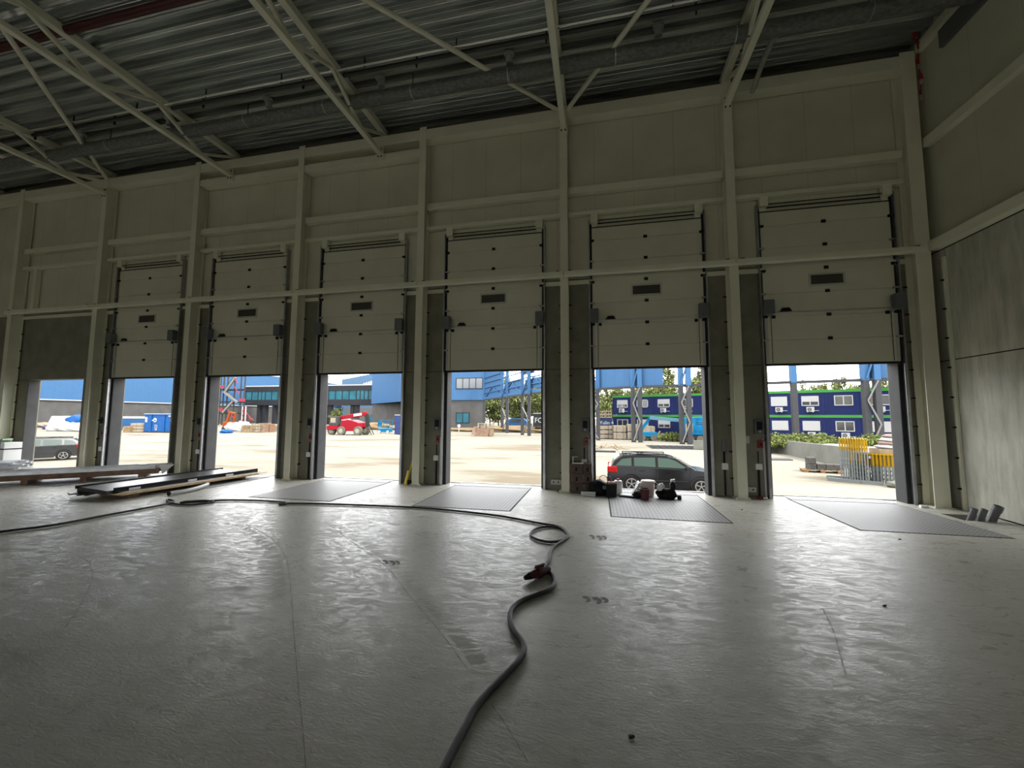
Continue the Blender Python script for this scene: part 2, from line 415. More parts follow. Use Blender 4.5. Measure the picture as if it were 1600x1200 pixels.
# ------------------------------------------------------------------ girts between the columns
allx = [CORNER_X]+COLS[:8]
BAYNAME = ['the yellow-barrier door', 'the black-estate-car door', 'the pallet-stack door', 'the red-telehandler door', 'the stair-tower door', 'the blue-skip door', 'the doorless opening', 'the outermost bay']
def girt(name, label, group, x0, x1, y0, y1, z0, z1, bev=0.01):
    o = MB().box(x0, x1, y0, y1, z0, z1).build(name, CREAM, None, bev)
    tag(o, label, 'steel rail', group, 'thing'); return o
for k in range(0, 7):
    xa, xb = allx[k+1]+0.102, allx[k]-(0.102 if k else 0.14)
    girt('header_rail', 'slim cream header rail just above '+BAYNAME[k], 'header rails above the dock doors', xa, xb, WY-0.20, WY-0.025, 7.12, 7.215)
    girt('wall_rail', 'cream wall rail across the cladding, above the header rail of '+BAYNAME[k], 'second wall rails above the dock doors', xa, xb, WY-0.22, WY-0.025, 7.70, 7.88)
    if k in (3, 4):
        girt('wall_rail', 'cream wall rail high under the eaves over '+BAYNAME[k], 'high rails where trusses meet the wall', xa, xb, WY-0.34, WY-0.025, 9.28, 9.48)
    # long tube running in front of the columns
    xa2, xb2 = allx[k+1], allx[k]
    t = thing('transom_tube', 'pale square steel tube crossing in front of '+BAYNAME[k]+' at mid height', 'steel rail', ((xa2+xb2)/2, WY-0.45, BEAM_Z), group='mid-height tubes across the dock doors', kind='thing')
    L2 = (xb2-xa2)/2
    MB().box(-L2+0.004, L2-0.004, -0.07, 0.085, -0.062, 0.062).build('tube', CREAM, t, 0.012)
    for sx in (-1, 1):
        MB().box(sx*(L2-0.16)-0.04, sx*(L2-0.16)+0.04, -0.03, 0.05, 0.062, 0.09).build('bolt_cleat', BLACK, t)
    # angle behind it where cladding starts
    girt('flashing_rail', 'pale flashing strip behind the mid-height tube at '+BAYNAME[k], 'flashing strips on the concrete edge', xa, xb, WY-0.07, WY-0.022, BEAM_Z-0.16, BEAM_Z-0.05, 0)
for k in range(0, 8):
    xa, xb = (allx[k+1] if k+1 < len(allx) else LEFT_X), allx[k]
    if k == 7: xa = LEFT_X+0.05; xb = allx[7]
    b = MB().box(xa+0.005, xb-0.005, WY-0.34, WY-0.025, 9.74, 10.04).build('eaves_beam', CREAM, None, 0.01)
    tag(b, 'cream eaves beam under the roof deck above '+BAYNAME[k], 'beam', 'eaves beams along the dock wall', 'thing')
o = MB().box(LEFT_X+0.05, RX-0.03, WY-0.14, WY-0.025, 10.045, 10.26).build('trim_6', mat('brown_closure_strip', (0.13, 0.10, 0.07), 0.8)); struct(o)
# right wall rails
for z0, z1, lab, dep in ((BEAM_Z-0.02, BEAM_Z+0.19, 'pale rail on the right wall along the top of the stained concrete', 0.22), (7.78, 7.98, 'pale rail running up the cladding of the right wall, above the concrete rail', 0.16)):
    o = MB().box(RX-dep, RX-0.022, BACK_Y+0.1, WY-0.38, z0, z1).build('wall_rail', CREAM, None, 0.01); tag(o, lab, 'steel rail', kind='thing')
o = MB().box(RX-0.16, RX-0.022, BACK_Y+0.1, WY-0.38, 10.02, 10.22).build('eaves_beam', CREAM, None, 0.01)
tag(o, 'pale eaves beam along the top of the right wall', 'beam', kind='thing')
BAND = mat('shaded_web_grey', (0.12, 0.125, 0.125), 0.6, 0, 0.1)  # dark grey puts the shade of the recessed beam web into colour
o = MB().box(RX-0.10, RX-0.022, BACK_Y+0.1, WY-0.9, 9.62, 10.0).build('shaded_web_band', BAND)
tag(o, 'dark grey band standing in for the shaded web under the right-wall eaves beam', 'sheet')

# ------------------------------------------------------------------ roof trusses
def make_truss():
    t = thing('roof_truss', None, 'truss', kind='thing', group='cream roof trusses')
    zt, zb = 10.24, 9.50; yA = WY-0.36; yB = BACK_Y+0.5
    MB().box(-0.08, 0.08, yB, WY-0.02, zt-0.09, zt+0.09).build('top_chord', CREAM, t, 0.008)
    MB().box(-0.07, 0.07, yB, yA, zb-0.06, zb+0.06).build('bottom_chord', CREAM, t, 0.008)
    yy = 9.11; down = True; n = 0
    MB().bar((0, 10.25, zt-0.05), (0, 9.11, zb+0.05), 0.07, 0.07).build('web_member', CREAM, t)
    while yy > yB+1.4 and n < 20:
        y2 = yy-1.28
        if down: p, q = (0, yy, zb+0.05), (0, y2, zt-0.08)
        else: p, q = (0, yy, zt-0.08), (0, y2, zb+0.05)
        MB().bar(p, q, 0.08, 0.08).build('web_member', CREAM, t)
        yy = y2; down = not down; n += 1
    m = MB()
    m.box(-0.1, 0.1, yA-0.02, yA+0.01, zb-0.20, zb+0.16)
    m.build('end_plate', CREAM, t)
    m = MB()
    for sx in (-0.05, 0.05):
        for dz in (-0.12, 0.02, 0.1): m.cyl((sx, yA-0.05, zb+dz), (sx, yA-0.02, zb+dz), 0.018, 8)
    m.build('bolt', BLACK, t)
    return t
tr0 = make_truss()
TR = [(3.20, 'meeting the column next to the yellow-barrier door'), (-0.78, 'meeting the column left of the black estate car'), (-6.10, 'ending over the red-telehandler door'),
      (-11.36, 'ending over the stair-tower door'), (-16.58, 'ending on the column beside the blue-skip door'), (-22.1, 'beyond the doorless opening at the frame edge')]
for i, (x, lab) in enumerate(TR):
    c = tr0 if i == 0 else copy_tree(tr0); c.location = (x, 0, 0)
    c['label'] = 'cream welded steel roof truss '+lab
def brace(p, q, lab, r=0.055):
    o = MB().cyl(p, q, r, 12).build('roof_brace', CREAM, None, 0, True); tag(o, lab, 'brace', 'diagonal roof braces', 'thing')
BZ = 10.02
brace((-0.86, 10.2, BZ), (-6.0, 4.75, BZ), 'diagonal roof brace from the estate-car column to the truss over the telehandler')
brace((-0.70, 10.2, BZ), (3.1, 4.75, BZ), 'diagonal roof brace from the column left of the estate car towards the barrier door')
brace((-16.67, 10.2, BZ), (-11.5, 4.65, BZ), 'diagonal roof brace starting at the column beside the blue-skip door')
brace((-16.85, 10.2, BZ), (-22.0, 4.65, BZ), 'diagonal roof brace on the outer side of the truss beside the blue-skip door')

# ------------------------------------------------------------------ services under the deck
WRAP = mat('plastic_wrapped_duct', (0.16, 0.165, 0.155), 0.45, 0.1, 0.35, 18, 0.8, 22, (0.6, 1, 1))
t = thing('ventilation_duct', 'long plastic-wrapped round duct running under the roof deck along the dock wall', 'duct', (0, 8.65, 9.9))
MB().cyl((-30, 0, 0), (RX-0.05, 0, 0), 0.16, 24).build('duct_tube', WRAP, t, 0, True)
for i in range(14):
    x = 5.4-2.45*i
    MB().cyl((x-0.012, 0, 0), (x+0.012, 0, 0), 0.166, 24).build('strap', STEEL, t, 0, True)
    if i % 2 == 0: MB().cyl((x, 0, 0.2), (x, 0, 0.5), 0.012, 6).build('hanger', BLACK, t)
for i in range(6):
    x = 1.4-3.3*i
    m = MB(); m.cyl((x, -0.12, 0.18), (x, -0.16, 0.33), 0.09, 10, 0.07); m.cyl((x, -0.16, 0.33), (x, -0.17, 0.38), 0.12, 10); m.build('spigot', mat('wrapped_spigot', (0.35, 0.36, 0.33), 0.5), t, 0, True)
PIPE = mat('galvanised_pipe', (0.8, 0.8, 0.75), 0.22, 0.9)
t = thing('sprinkler_pipe', 'thin shiny pipe hung below the roof deck parallel to the wrapped duct', 'pipe', (0, 7.95, 10.155))
MB().cyl((-30, 0, 0), (RX-0.1, 0, 0), 0.032, 12).build('pipe_run', PIPE, t, 0, True)
for i in range(16):
    x = 6.2-2.3*i
    MB().bar((x, 0, -0.04), (x, 0, 0.2), 0.02, 0.03).build('hanger', BLACK, t)
t = thing('sprinkler_main', 'dark pipe run just behind the thin shiny pipe, with black hangers', 'pipe', (0, 8.17, 10.22))
MB().cyl((-30, 0, 0), (RX-0.1, 0, 0), 0.05, 12).build('pipe_run', mat('dark_pipe', (0.05, 0.05, 0.045), 0.5), t, 0, True)
for i in range(12):
    x = 5.2-3.1*i
    MB().bar((x, 0.05, -0.1), (x, 0.05, 0.3), 0.03, 0.05).build('hanger', BLACK, t)
t = thing('red_beam', 'dark red painted pipe crossing under the roof deck near the top of the photo', 'pipe', (0, 5.93, 10.26))
MB().cyl((-30, 0, 0), (RX-0.1, 0, 0), 0.085, 14).build('pipe_run', DRED, t, 0, True)
o = MB().tube(smoothpath([(3.78, 10.15, 9.72), (3.80, 9.8, 9.86), (3.80, 9.3, 9.95), (3.84, 8.95, 9.98), (4.05, 8.78, 9.96)]), 0.055, 12).build('flexible_hose', mat('silver_hose', (0.5, 0.5, 0.48), 0.35, 0.7, 0.2, 20), None, 0, True)
tag(o, 'silver flexible hose dropping from the wrapped duct over the barrier door', 'hose')
# red and white tape tied in the corner
t = thing('barrier_tape', 'red and white barrier tape hanging from the roof at the corner column', 'tape', (6.99, 9.85, 0))
zt = 10.3; x = 0
TW = mat('white_tape', (0.4, 0.3, 0.27), 0.6); TRD = mat('red_tape', (0.26, 0.015, 0.015), 0.6)
for i in range(13):
    z = zt-0.12*i; w = 0.022+0.014*math.sin(i*1.7); a = i*0.6
    m = MB(); m.prism([(-w+0.02*math.sin(i), z-0.12), (w+0.02*math.sin(i), z-0.12), (w+0.02*math.sin(i-1), z), (-w+0.02*math.sin(i-1), z)], 'y', -0.004, 0.004)
    m.move(Matrix.Rotation(0.25*math.sin(a), 4, 'Z')); m.build('tape_band', TRD if (i % 3) else TW, t)
m = MB(); m.box(-0.08, 0.03, -0.03, 0.04, 10.2, 10.34); m.build('knot', TRD, t, 0.03)

# ------------------------------------------------------------------ dock doors
def make_door():
    t = thing('door_1', None, None, (0, 0, 0), kind='structure')
    z0 = 3.10; n = 7; hs = 0.555
    yb, yf = WY-0.02, WY-0.075
    for i in range(n):
        za = z0+hs*i; zb_ = min(za+hs, 6.78)
        m = MB(); m.box(0.0, DW, yf, yb, za+0.0015, zb_-0.0015); m.build('door_section', DOORW, t, 0.006)
    MB().box(-0.01, DW+0.01, yf+0.005, yb+0.01, z0-0.05, z0+0.002).build('bottom_seal', DARK, t)
    MB().box(0.0, DW, yf+0.01, yb, 6.775, 6.81).build('top_seal', DARK, t)
    cx = DW/2
    fr = MB(); wz = 5.05
    for a, b, c, d_ in ((cx-0.37, cx+0.37, wz+0.11, wz+0.15), (cx-0.37, cx+0.37, wz-0.15, wz-0.11), (cx-0.37, cx-0.33, wz-0.11, wz+0.11), (cx+0.33, cx+0.37, wz-0.11, wz+0.11)):
        fr.box(a, b, yf-0.018, yf, c, d_)
    wf = fr.build('vision_frame', LGREY, t)
    MB().box(cx-0.33, cx+0.33, yf-0.006, yf-0.001, wz-0.11, wz+0.11).build('pane', mat('smoked_acrylic', (0.06, 0.055, 0.045), 0.2), wf)
    for i in range(1, 7):
        z = z0+hs*i+0.01
        MB().box(cx-0.045, cx+0.045, yf-0.02, yf, z-0.035, z+0.035).build('hinge', BLACK, t)
    for sx, xx in ((1, 0.0), (-1, DW)):
        for i in range(1, 7):
            z = z0+hs*i
            m = MB(); m.cyl((xx-sx*0.05, yf-0.03, z), (xx+sx*0.06, yf-0.03, z), 0.022, 8); m.box(min(xx, xx+sx*0.05), max(xx, xx+sx*0.05), yf-0.03, yf, z-0.03, z+0.03)
            m.build('roller', STEEL if i % 2 else BLACK, t)
        m = MB(); m.box(min(xx+sx*0.0, xx+sx*0.06), max(xx+sx*0.0, xx+sx*0.06), yf-0.008, yf, z0+0.02, 4.2); m.build('edge_stile', LGREY, t)
    # guide rails
    for sx, xx in ((1, 0.0), (-1, DW)):
        a = xx-sx*0.055; b = xx-sx*0.085
        m = MB(); m.box(min(a, b), max(a, b), WY-0.13, WY-0.001, 0.0, 6.98); m.box(min(b, b+sx*0.06), max(b, b+sx*0.06), WY-0.135, WY-0.125, 0.0, 3.05)
        m.build('guide_rail', GALV, t)
        m = MB(); a = xx-sx*0.053; b = xx+sx*0.03
        m.box(min(a, b), max(a, b), WY-0.02, WY+0.04, 0.0, 3.08); m.box(min(a, xx), max(a, xx)-0.001*0, WY-0.05, WY-0.005, 3.08, 6.9); m.build('side_seal', DARK, t)
        # spring boxes
        m = MB(); a = xx-sx*0.07; b = xx+sx*0.15
        m.box(min(a, b), max(a, b), WY-0.30, WY-0.14, 4.24, 4.58); m.build('drum_box', GREYP, t, 0.015)
        m = MB(); m.box(xx+sx*0.19-0.035, xx+sx*0.19+0.035, yf-0.03, yf, 4.17, 4.24); m.build('bracket', BLACK, t)
        m = MB(); m.cyl((xx+sx*0.13, yf-0.02, z0+0.02), (xx+sx*0.13, yf-0.02, 4.25), 0.006, 6); m.build('lifting_cable', BLACK, t)
    m = MB(); m.cyl((0.10, WY-0.17, 4.29), (DW-0.10, WY-0.17, 4.29), 0.016, 10); m.build('spring_shaft', STEEL, t, 0, True)
    m = MB(); m.prism([(0.33, 4.33), (0.57, 4.33), (0.52, 4.41), (0.38, 4.41)], 'y', yf-0.05, yf); m.build('lift_handle', BLACK, t)
    # frame above leaf
    for xx in (-0.02, DW-0.16):
        MB().box(xx, xx+0.18, WY-0.17, WY-0.05, 6.9, 7.12).build('hanging_post', CREAM, t)
        MB().box(xx+0.02, xx+0.16, WY-0.05, WY-0.023, 6.8, 7.12).build('hanging_post', CREAM, t)
    m = MB(); m.cyl((0, WY-0.12, 6.96), (DW, WY-0.12, 6.96), 0.012, 8); m.box(0, DW, WY-0.045, WY-0.03, 6.90, 6.925); m.build('top_tie', BLACK, t)
    # reveal seen outside
    for sx, xx in ((1, 0.0), (-1, DW)):
        m = MB(); a = xx+sx*0.022; b = xx+sx*0.032
        m.box(min(a, b), max(a, b), WY+0.0, WY+0.31, 0.0, 3.08); m.build('jamb_lining', mat('grey_reveal', (0.066, 0.066, 0.068), 0.6, 0, 0.15, 2, spec=0.2), t)
    m = MB(); m.box(0.05, DW-0.05, WY+0.30, WY+0.345, -0.02, 0.025); m.build('sill_angle', STEEL, t)
    return t
d0 = make_door()
for k in range(6):
    c = d0 if k == 0 else copy_tree(d0)
    c.name = 'door_%d' % (k+1); c.location = (DX0-PITCHX*k, 0, 0)
    c['label'] = 'raised white sectional dock door, '+['nearest the corner, yellow barriers seen below it', 'black estate car seen below it', 'pallet stack seen below it', 'red telehandler seen below it', 'stair tower seen below it', 'blue skip seen below it'][k]
# doorless opening: plain lining
for k in (6, 7):
    x0 = DX0-PITCHX*k
    m = MB()
    for a, b in ((x0+0.02, x0+0.035), (x0+DW-0.035, x0+DW-0.02)): m.box(a, b, WY+0.001, WY+0.30, 0.0, 3.06)
    struct(m.build('trim_%d' % (k-3), MATS['grey_reveal']))
# niche post beside the doorless opening
o = MB().box(COLS[6]+0.62, COLS[6]+0.76, WY-0.17, WY-0.025, BEAM_Z+0.1, 7.12).build('door_post', CREAM); tag(o, 'short cream post standing on the concrete edge above the doorless opening', 'post', kind='thing')

# ------------------------------------------------------------------ wall equipment beside each door
def make_controls():
    t = thing('door_control_box', None, 'control box', group='door control boxes', kind='thing')
    MB().box(-0.10, 0.10, -0.10, -0.001, 0, 0.34).build('housing', GREYP, t, 0.012)
    MB().box(-0.06, 0.06, -0.112, -0.1, 0.10, 0.29).build('keypad', BLACK, t)
    m = MB(); m.cyl((0, -0.13, 0.06), (0, -0.1, 0.06), 0.022, 12); m.build('push_button', LGREY, t)
    m = MB(); m.tube(smoothpath([(0.10, -0.05, 0.05), (0.16, -0.06, -0.03), (0.13, -0.06, -0.12), (0.08, -0.05, -0.16)], 5), 0.012, 6); m.build('cable', BLACK, t)
    return t
def make_isolator():
    t = thing('isolator_switch', None, 'switch', group='red isolator switches beside the doors', kind='thing')
    MB().box(-0.055, 0.055, -0.07, -0.001, 0, 0.17).build('housing', RED, t, 0.008)
    MB().box(-0.02, 0.02, -0.09, -0.07, 0.06, 0.11).build('switch_lever', BLACK, t)
    return t
def make_socket():
    t = thing('socket_box', None, 'socket', group='pale socket boxes on conduits', kind='thing')
    MB().box(-0.07, 0.07, -0.07, -0.001, 0, 0.14).build('housing', WHITE, t, 0.008)
    MB().box(-0.02, 0.02, -0.035, -0.001, -0.64, 0.0).build('conduit', BLACK, t)
    MB().cyl((0, -0.02, 0.14), (0, -0.02, 0.42), 0.012, 8).build('upper_conduit', BLACK, t)
    return t
WH = ['beside '+b for b in BAYNAME[:6]]
cb, iso, so = make_controls(), make_isolator(), make_socket()
for k in range(6):
    x = DX0-PITCHX*k
    for proto, nm, dx, z in ((cb, 'grey door control box with black keypad ', -0.22, 1.46), (iso, 'small red isolator switch ', -0.20, 1.14), (so, 'pale socket box on a black conduit ', -0.25, 0.64)):
        c = proto if k == 0 else copy_tree(proto); c.location = (x+dx, WY, z); c['label'] = nm+WH[k]
# white trunking at jamb
tk = MB().box(-0.02, 0.02, -0.05, -0.001, 0.0, 1.35).build('jamb_trunking', LGREY); tag(tk, None, 'trunking', 'pale trunking strips at the left door jambs', 'thing')
for k in range(6):
    c = tk if k == 0 else copy_tree(tk); c.location = (DX0-PITCHX*k-0.125, WY, 0.0); c['label'] = 'pale vertical trunking strip '+WH[k]
# second conduit set right of the estate-car door
t = thing('wall_conduit', 'grey conduit with white box on the pier right of the black estate car', 'conduit', (2.93, WY, 0), kind='thing')
MB().box(-0.05, 0.05, -0.06, -0.001, 1.04, 1.33).build('upper_box', GREYP, t, 0.008)
MB().box(-0.07, 0.07, -0.07, -0.001, 0.62, 0.77).build('junction_box', WHITE, t, 0.008)
MB().box(-0.018, 0.018, -0.03, -0.001, 0.02, 1.04).build('conduit_run', BLACK, t)
t = thing('wall_conduit', 'pale sticker plate on the pier left of the barrier door', 'plate', (3.42, WY, 1.24), kind='thing')
MB().box(-0.07, 0.07, -0.015, -0.001, 0, 0.17).build('plate', LGREY, t)
for x, lab in ((-1.05, 'low double socket on the pier beside the stacked brown cartons'), (3.45, 'low double socket on the pier left of the barrier door')):
    t = thing('power_socket', lab, 'socket', (x, WY, 0.12), kind='thing')
    MB().box(-0.13, 0.13, -0.05, -0.001, 0, 0.12).build('socket_body', LGREY, t, 0.008)
    for sx in (-0.06, 0.06): MB().cyl((sx, -0.056, 0.06), (sx, -0.05, 0.06), 0.02, 10).build('outlet', BLACK, t)

# ------------------------------------------------------------------ dock levellers
def make_leveller():
    t = thing('dock_leveller', None, 'dock leveller', group='steel dock levellers set in the floor', kind='thing')
    MB().box(0, 2.03, 7.84, 10.30, -0.02, 0.006).build('plate', TREAD, t)
    MB().box(0.02, 2.01, 10.30, 10.72, -0.02, 0.012).build('lip', TREAD, t)
    m = MB()
    m.box(-0.03, 0, 7.81, 10.45, -0.02, 0.002); m.box(2.03, 2.06, 7.81, 10.45, -0.02, 0.002); m.box(-0.03, 2.06, 7.81, 7.84, -0.02, 0.002)
    m.build('frame_gap', SEAM, t)
    return t
lv = make_leveller()
LL = ['nearest the corner, in front of the yellow barriers', 'with buckets and bags standing on its far edge', 'in front of the door with the pallet stack outside', 'in front of the door with the red telehandler outside',
      'beside the panel stack, at the stair-tower door', 'between the two profile stacks, at the blue-skip door', 'under the white profiles at the doorless opening']
for k in range(7):
    c = lv if k == 0 else copy_tree(lv); c.location = (DX0-PITCHX*k+0.33, 0, 0); c['label'] = 'dark steel dock leveller plate '+LL[k]

# ------------------------------------------------------------------ cables on the floor
CAB = mat('black_cable', (0.02, 0.02, 0.019), 0.6)
P = [(-30, 838), (0, 831), (80, 821), (150, 808), (210, 797), (258, 788), (272, 783), (262, 780.5), (262, 783.5), (275, 787.5), (300, 788.5), (325, 786), (334, 783.5), (318, 782), (290, 783.5), (283, 785.5), (305, 784), (350, 781.5), (400, 782), (440, 784.5), (448, 786.5), (441, 788), (437, 787), (455, 786.5), (530, 788),
     (650, 793), (710, 798), (780, 806), (840, 817), (870, 822), (884, 829), (887, 838), (876, 845), (855, 846.5), (835, 841), (829, 834), (838, 826), (860, 822.5), (878, 826), (888, 836), (884, 842), (868, 852), (860, 862), (858, 874), (853, 882), (849, 887)]
pts = [G(x, y, 0.024) for x, y in P]
pts[-1].z = 0.06
o = MB().tube(smoothpath(pts, 7), 0.019, 10).build('power_cable', CAB, None, 0, True); tag(o, 'long black cable across the floor with loops, ending at the dark red connector', 'cable')
P = [(846, 890), (856, 893), (864, 900), (866, 912), (858, 921), (838, 929), (816, 938), (801, 950), (797, 966), (803, 985), (814, 1000), (819, 1013), (812, 1030), (792, 1052), (765, 1080), (742, 1108), (728, 1135), (712, 1165), (697, 1195), (680, 1230)]
pts = [G(x, y, 0.026) for x, y in P]; pts[0].z = 0.06
o = MB().tube(smoothpath(pts, 7), 0.024, 10).build('power_cable', CAB, None, 0, True); tag(o, 'thick black cable running from the dark red connector towards the viewer', 'cable')
# connector (industrial plug and coupler)
a = G(852, 889, 0.07); b = G(826, 901, 0.05)
t = thing('industrial_connector', 'dark red industrial plug and coupler lying where the two floor cables meet', 'connector', ((a+b)/2).to_tuple())
t.rotation_euler = (0, 0, math.atan2(b.y-a.y, b.x-a.x))
DR2 = mat('dull_red_plastic', (0.05, 0.010, 0.012), 0.5)
MB().cyl((-0.16, 0, 0), (-0.04, 0, 0), 0.05, 16, 0.058).build('coupler', DR2, t, 0, True)
MB().cyl((-0.04, 0, 0), (0.0, 0, 0), 0.066, 16).build('collar', DR2, t, 0, True)
MB().cyl((0.0, 0, 0), (0.12, 0, -0.005), 0.052, 16, 0.04).build('plug', DR2, t, 0, True)
MB().cyl((0.12, 0, -0.005), (0.19, 0, -0.01), 0.038, 12, 0.024).build('gland', BLACK, t, 0, True)
MB().box(-0.10, 0.02, -0.02, 0.02, 0.045, 0.085).build('lid', DR2, t, 0.01)
MB().cyl((-0.20, 0.0, 0), (-0.16, 0, 0), 0.03, 12, 0.045).build('cable_boot', BLACK, t, 0, True)

# ------------------------------------------------------------------ tyre tracks and tread prints (dried dirt on the floor)
DIRT = mat('dried_dirt', (0.25, 0.24, 0.19), 0.7, 0, 0.2, 30)
def strip(name, P, w, lab):
    pts = smoothpath([G(x, y, 0.0012) for x, y in P], 6); m = MB(); prev = None
    for i, p in enumerate(pts):
        d = (pts[min(i+1, len(pts)-1)]-pts[max(i-1, 0)]); n = Vector((-d.y, d.x, 0)).normalized()*w*(0.6+0.4*math.sin(i*2.3))/2
        A = (m.bm.verts.new(p+n), m.bm.verts.new(p-n))
        if prev: m.bm.faces.new((prev[0], prev[1], A[1], A[0]))
        prev = A
    tag(m.build(name, DIRT), lab, 'tyre track')
strip('tyre_track', [(385, 820), (415, 835), (438, 855), (450, 885), (455, 930), (460, 1000), (466, 1070), (472, 1130), (478, 1200)], 0.010, 'long thin curved tyre line on the floor below the red-telehandler door')
strip('tyre_track', [(515, 820), (555, 850), (600, 882), (640, 930), (690, 990), (730, 1045)], 0.012, 'thin straight tyre line slanting towards the thick cable')
strip('tyre_track', [(768, 1100), (795, 1140), (825, 1190)], 0.008, 'faint short line on the floor right of the thick cable')
strip('tyre_track', [(1285, 950), (1302, 985), (1312, 1020), (1322, 1055)], 0.012, 'thin curved tyre line on the floor below the barrier door')
strip('tyre_track', [(115, 867), (135, 875), (145, 895), (138, 920), (122, 950), (95, 990)], 0.008, 'faint hooked tyre line near the lower left of the floor')
def lugs(P, side, lab):
    pts = smoothpath([G(x, y, 0.0011) for x, y in P], 9); m = MB(); r9 = random.Random(len(P)+side)
    for i in range(1, len(pts)-1):
        d = (pts[i+1]-pts[i-1]).normalized(); n = Vector((-d.y, d.x, 0))*side
        if r9.random() < 0.25: continue
        a = pts[i]+n*0.05; b = pts[i]+n*r9.uniform(0.14, 0.2)+d*0.05; w_ = d*r9.uniform(0.008, 0.016)
        m.quad(a-w_, a+w_, b+w_*0.6, b-w_*0.6)
    tag(m.build('tyre_track', DIRT2), lab, 'tyre track', kind='stuff')
DIRT3 = mat('brown_mud', (0.17, 0.155, 0.115), 0.8)
DIRT2 = mat('faint_dirt', (0.385, 0.375, 0.32), 0.6, 0, 0.15, 20)
lugs([(515, 820), (535, 834), (555, 850), (578, 866), (600, 882), (620, 905), (640, 930), (665, 960), (690, 990), (710, 1018), (730, 1045)], 1, 'faint row of tread lug marks beside the slanting tyre line')
lugs([(385, 820), (400, 826), (415, 835), (428, 845), (438, 855), (446, 870), (450, 885), (453, 905), (455, 930)], -1, 'faint row of tread lug marks beside the long curved tyre line')
def print_(cx, cy, s, lab):
    t = thing('tread_print', lab, 'tread print', (0, 0, 0))
    for dx, dy, sc in ((-8, 0, 1), (3, 3, 1.1), (11, 2, 0.9)):
        q = [(-5, -5), (0, -6), (4, -2), (5, 3), (2, 6), (-1, 5), (1, 1), (-3, -1)]
        m = MB(); m.bm.faces.new([m.bm.verts.new(G(cx+s*(dx+sc*a), cy+s*0.8*(dy*0.6+sc*b*0.75), 0.0015)) for a, b in q]); m.build('lug_mark', DIRT3, t)
print_(928, 936, 1.5, 'larger dark tread print on the floor right of the cables')
print_(933, 839, 1.0, 'small dark tread print on the floor nearer the estate-car door')
print_(610, 878, 1.0, 'tread print on the floor at the end of the slanting tyre line')
random.seed(3)
for x, y, lab in ((1158, 797, 'tiny dark crumb between the two nearest levellers'), (1404, 843, 'small stone on the floor below the corner leveller'), (1380, 947, 'small dark chip lying mid floor below the corner leveller'), (983, 1152, 'tiny dark pebble near the bottom of the floor')):
    p = G(x, y, 0); m = MB(); m.cyl((p.x, p.y, 0), (p.x+0.03, p.y, 0.012), 0.012, 6, 0.006); tag(m.build('debris_chip', BLACK), lab, 'debris')

# ------------------------------------------------------------------ corner pit with grey pipes
t = thing('pipe_cluster', 'three grey plastic pipe stubs leaning out of the floor pit in the corner', 'pipe') if False else None
PG = mat('grey_pipe', (0.13, 0.135, 0.14), 0.4, 0, 0.1, 6)
for i, (a, b, r, lab) in enumerate((((6.60, 9.16, -0.28), (6.69, 9.02, 0.21), 0.047, 'grey pipe stub in the corner pit, the one farthest from the wall'),
                               ((6.74, 9.14, -0.28), (6.82, 9.00, 0.21), 0.047, 'grey pipe stub in the corner pit, middle of three'),
                               ((6.88, 9.12, -0.28), (6.98, 8.98, 0.20), 0.060, 'thicker grey pipe stub with a raised collar in the corner pit, nearest the wall'))):
    t = thing('pipe_stub', lab, 'pipe', (0, 0, 0), group='grey pipe stubs in the corner pit')
    MB().pipe(a, b, r, r*0.85, 18).build('tube', PG, t, 0, True)
    if i == 2:
        a2 = Vector(b); d_ = (Vector(b)-Vector(a)).normalized(); MB().pipe(a2-d_*0.02, a2+d_*0.09, 0.070, 0.06, 18).build('collar', PG, t, 0, True)
o = MB().tube([(7.05, 9.12, 0.06), (7.12, 8.75, 0.025), (7.16, 8.35, 0.02), (7.2, 7.9, 0.02)], 0.012, 6).build('loose_rod', BLACK, None, 0, True); tag(o, 'thin dark rod lying along the foot of the stained concrete wall', 'rod')
o = MB().box(6.52, 6.66, 10.02, 10.08, 0, 0.05).build('timber_offcut', WHITE); tag(o, 'small white offcut on the floor at the foot of the corner column', 'offcut')
# loose thing by column left of barrier door
t = thing('red_plug', 'red plug with white cable end on the floor left of the barrier door', 'plug', (3.62, 10.2, 0.03))
MB().cyl((-0.10, 0, 0), (0.02, 0, 0), 0.03, 10).build('plug_body', RED, t, 0, True); MB().cyl((0.02, 0, 0), (0.12, 0.03, 0), 0.022, 10).build('cable_end', WHITE, t, 0, True)

# ------------------------------------------------------------------ stack of sheets and profiles (middle left)
t = thing('profile_stack', 'low stack of dark metal profiles on timber, before the stair-tower door', 'stack of profiles', (-10.62, 8.6, 0), R(-5))
for yy in (-1.3, 0.1, 1.3): MB().box(-0.62, 0.55, yy-0.05, yy+0.05, 0, 0.09).build('timber_bearer', BWOOD, t)
MB().box(-0.60, 0.60, -1.62, 1.75, 0.09, 0.115).build('base_board', WOOD, t)
DSTEEL = mat('dark_steel_sheet', (0.075, 0.08, 0.082), 0.32, 0.6, 0.2, 3)
m = MB()
m.prism([(-0.70, 0.115), (0.30, 0.115), (0.30, 0.19), (-0.66, 0.235), (-0.70, 0.24)], 'y', -1.72, 1.5); m.build('folded_sheet', DSTEEL, t)
m = MB(); m.box(-0.72, -0.66, -1.75, 1.6, 0.19, 0.26); m.build('edge_profile', BLACK, t)
m = MB(); m.box(0.30, 0.36, -1.6, 1.9, 0.115, 0.24); m.build('angle_profile', BLACK, t)
m = MB(); m.box(0.36, 0.50, -1.55, 1.8, 0.115, 0.15); m.build('light_profile', STEEL, t)
m = MB(); m.box(0.50, 0.60, -1.7, 2.0, 0.115, 0.135); m.build('wood_strip', WOOD, t)
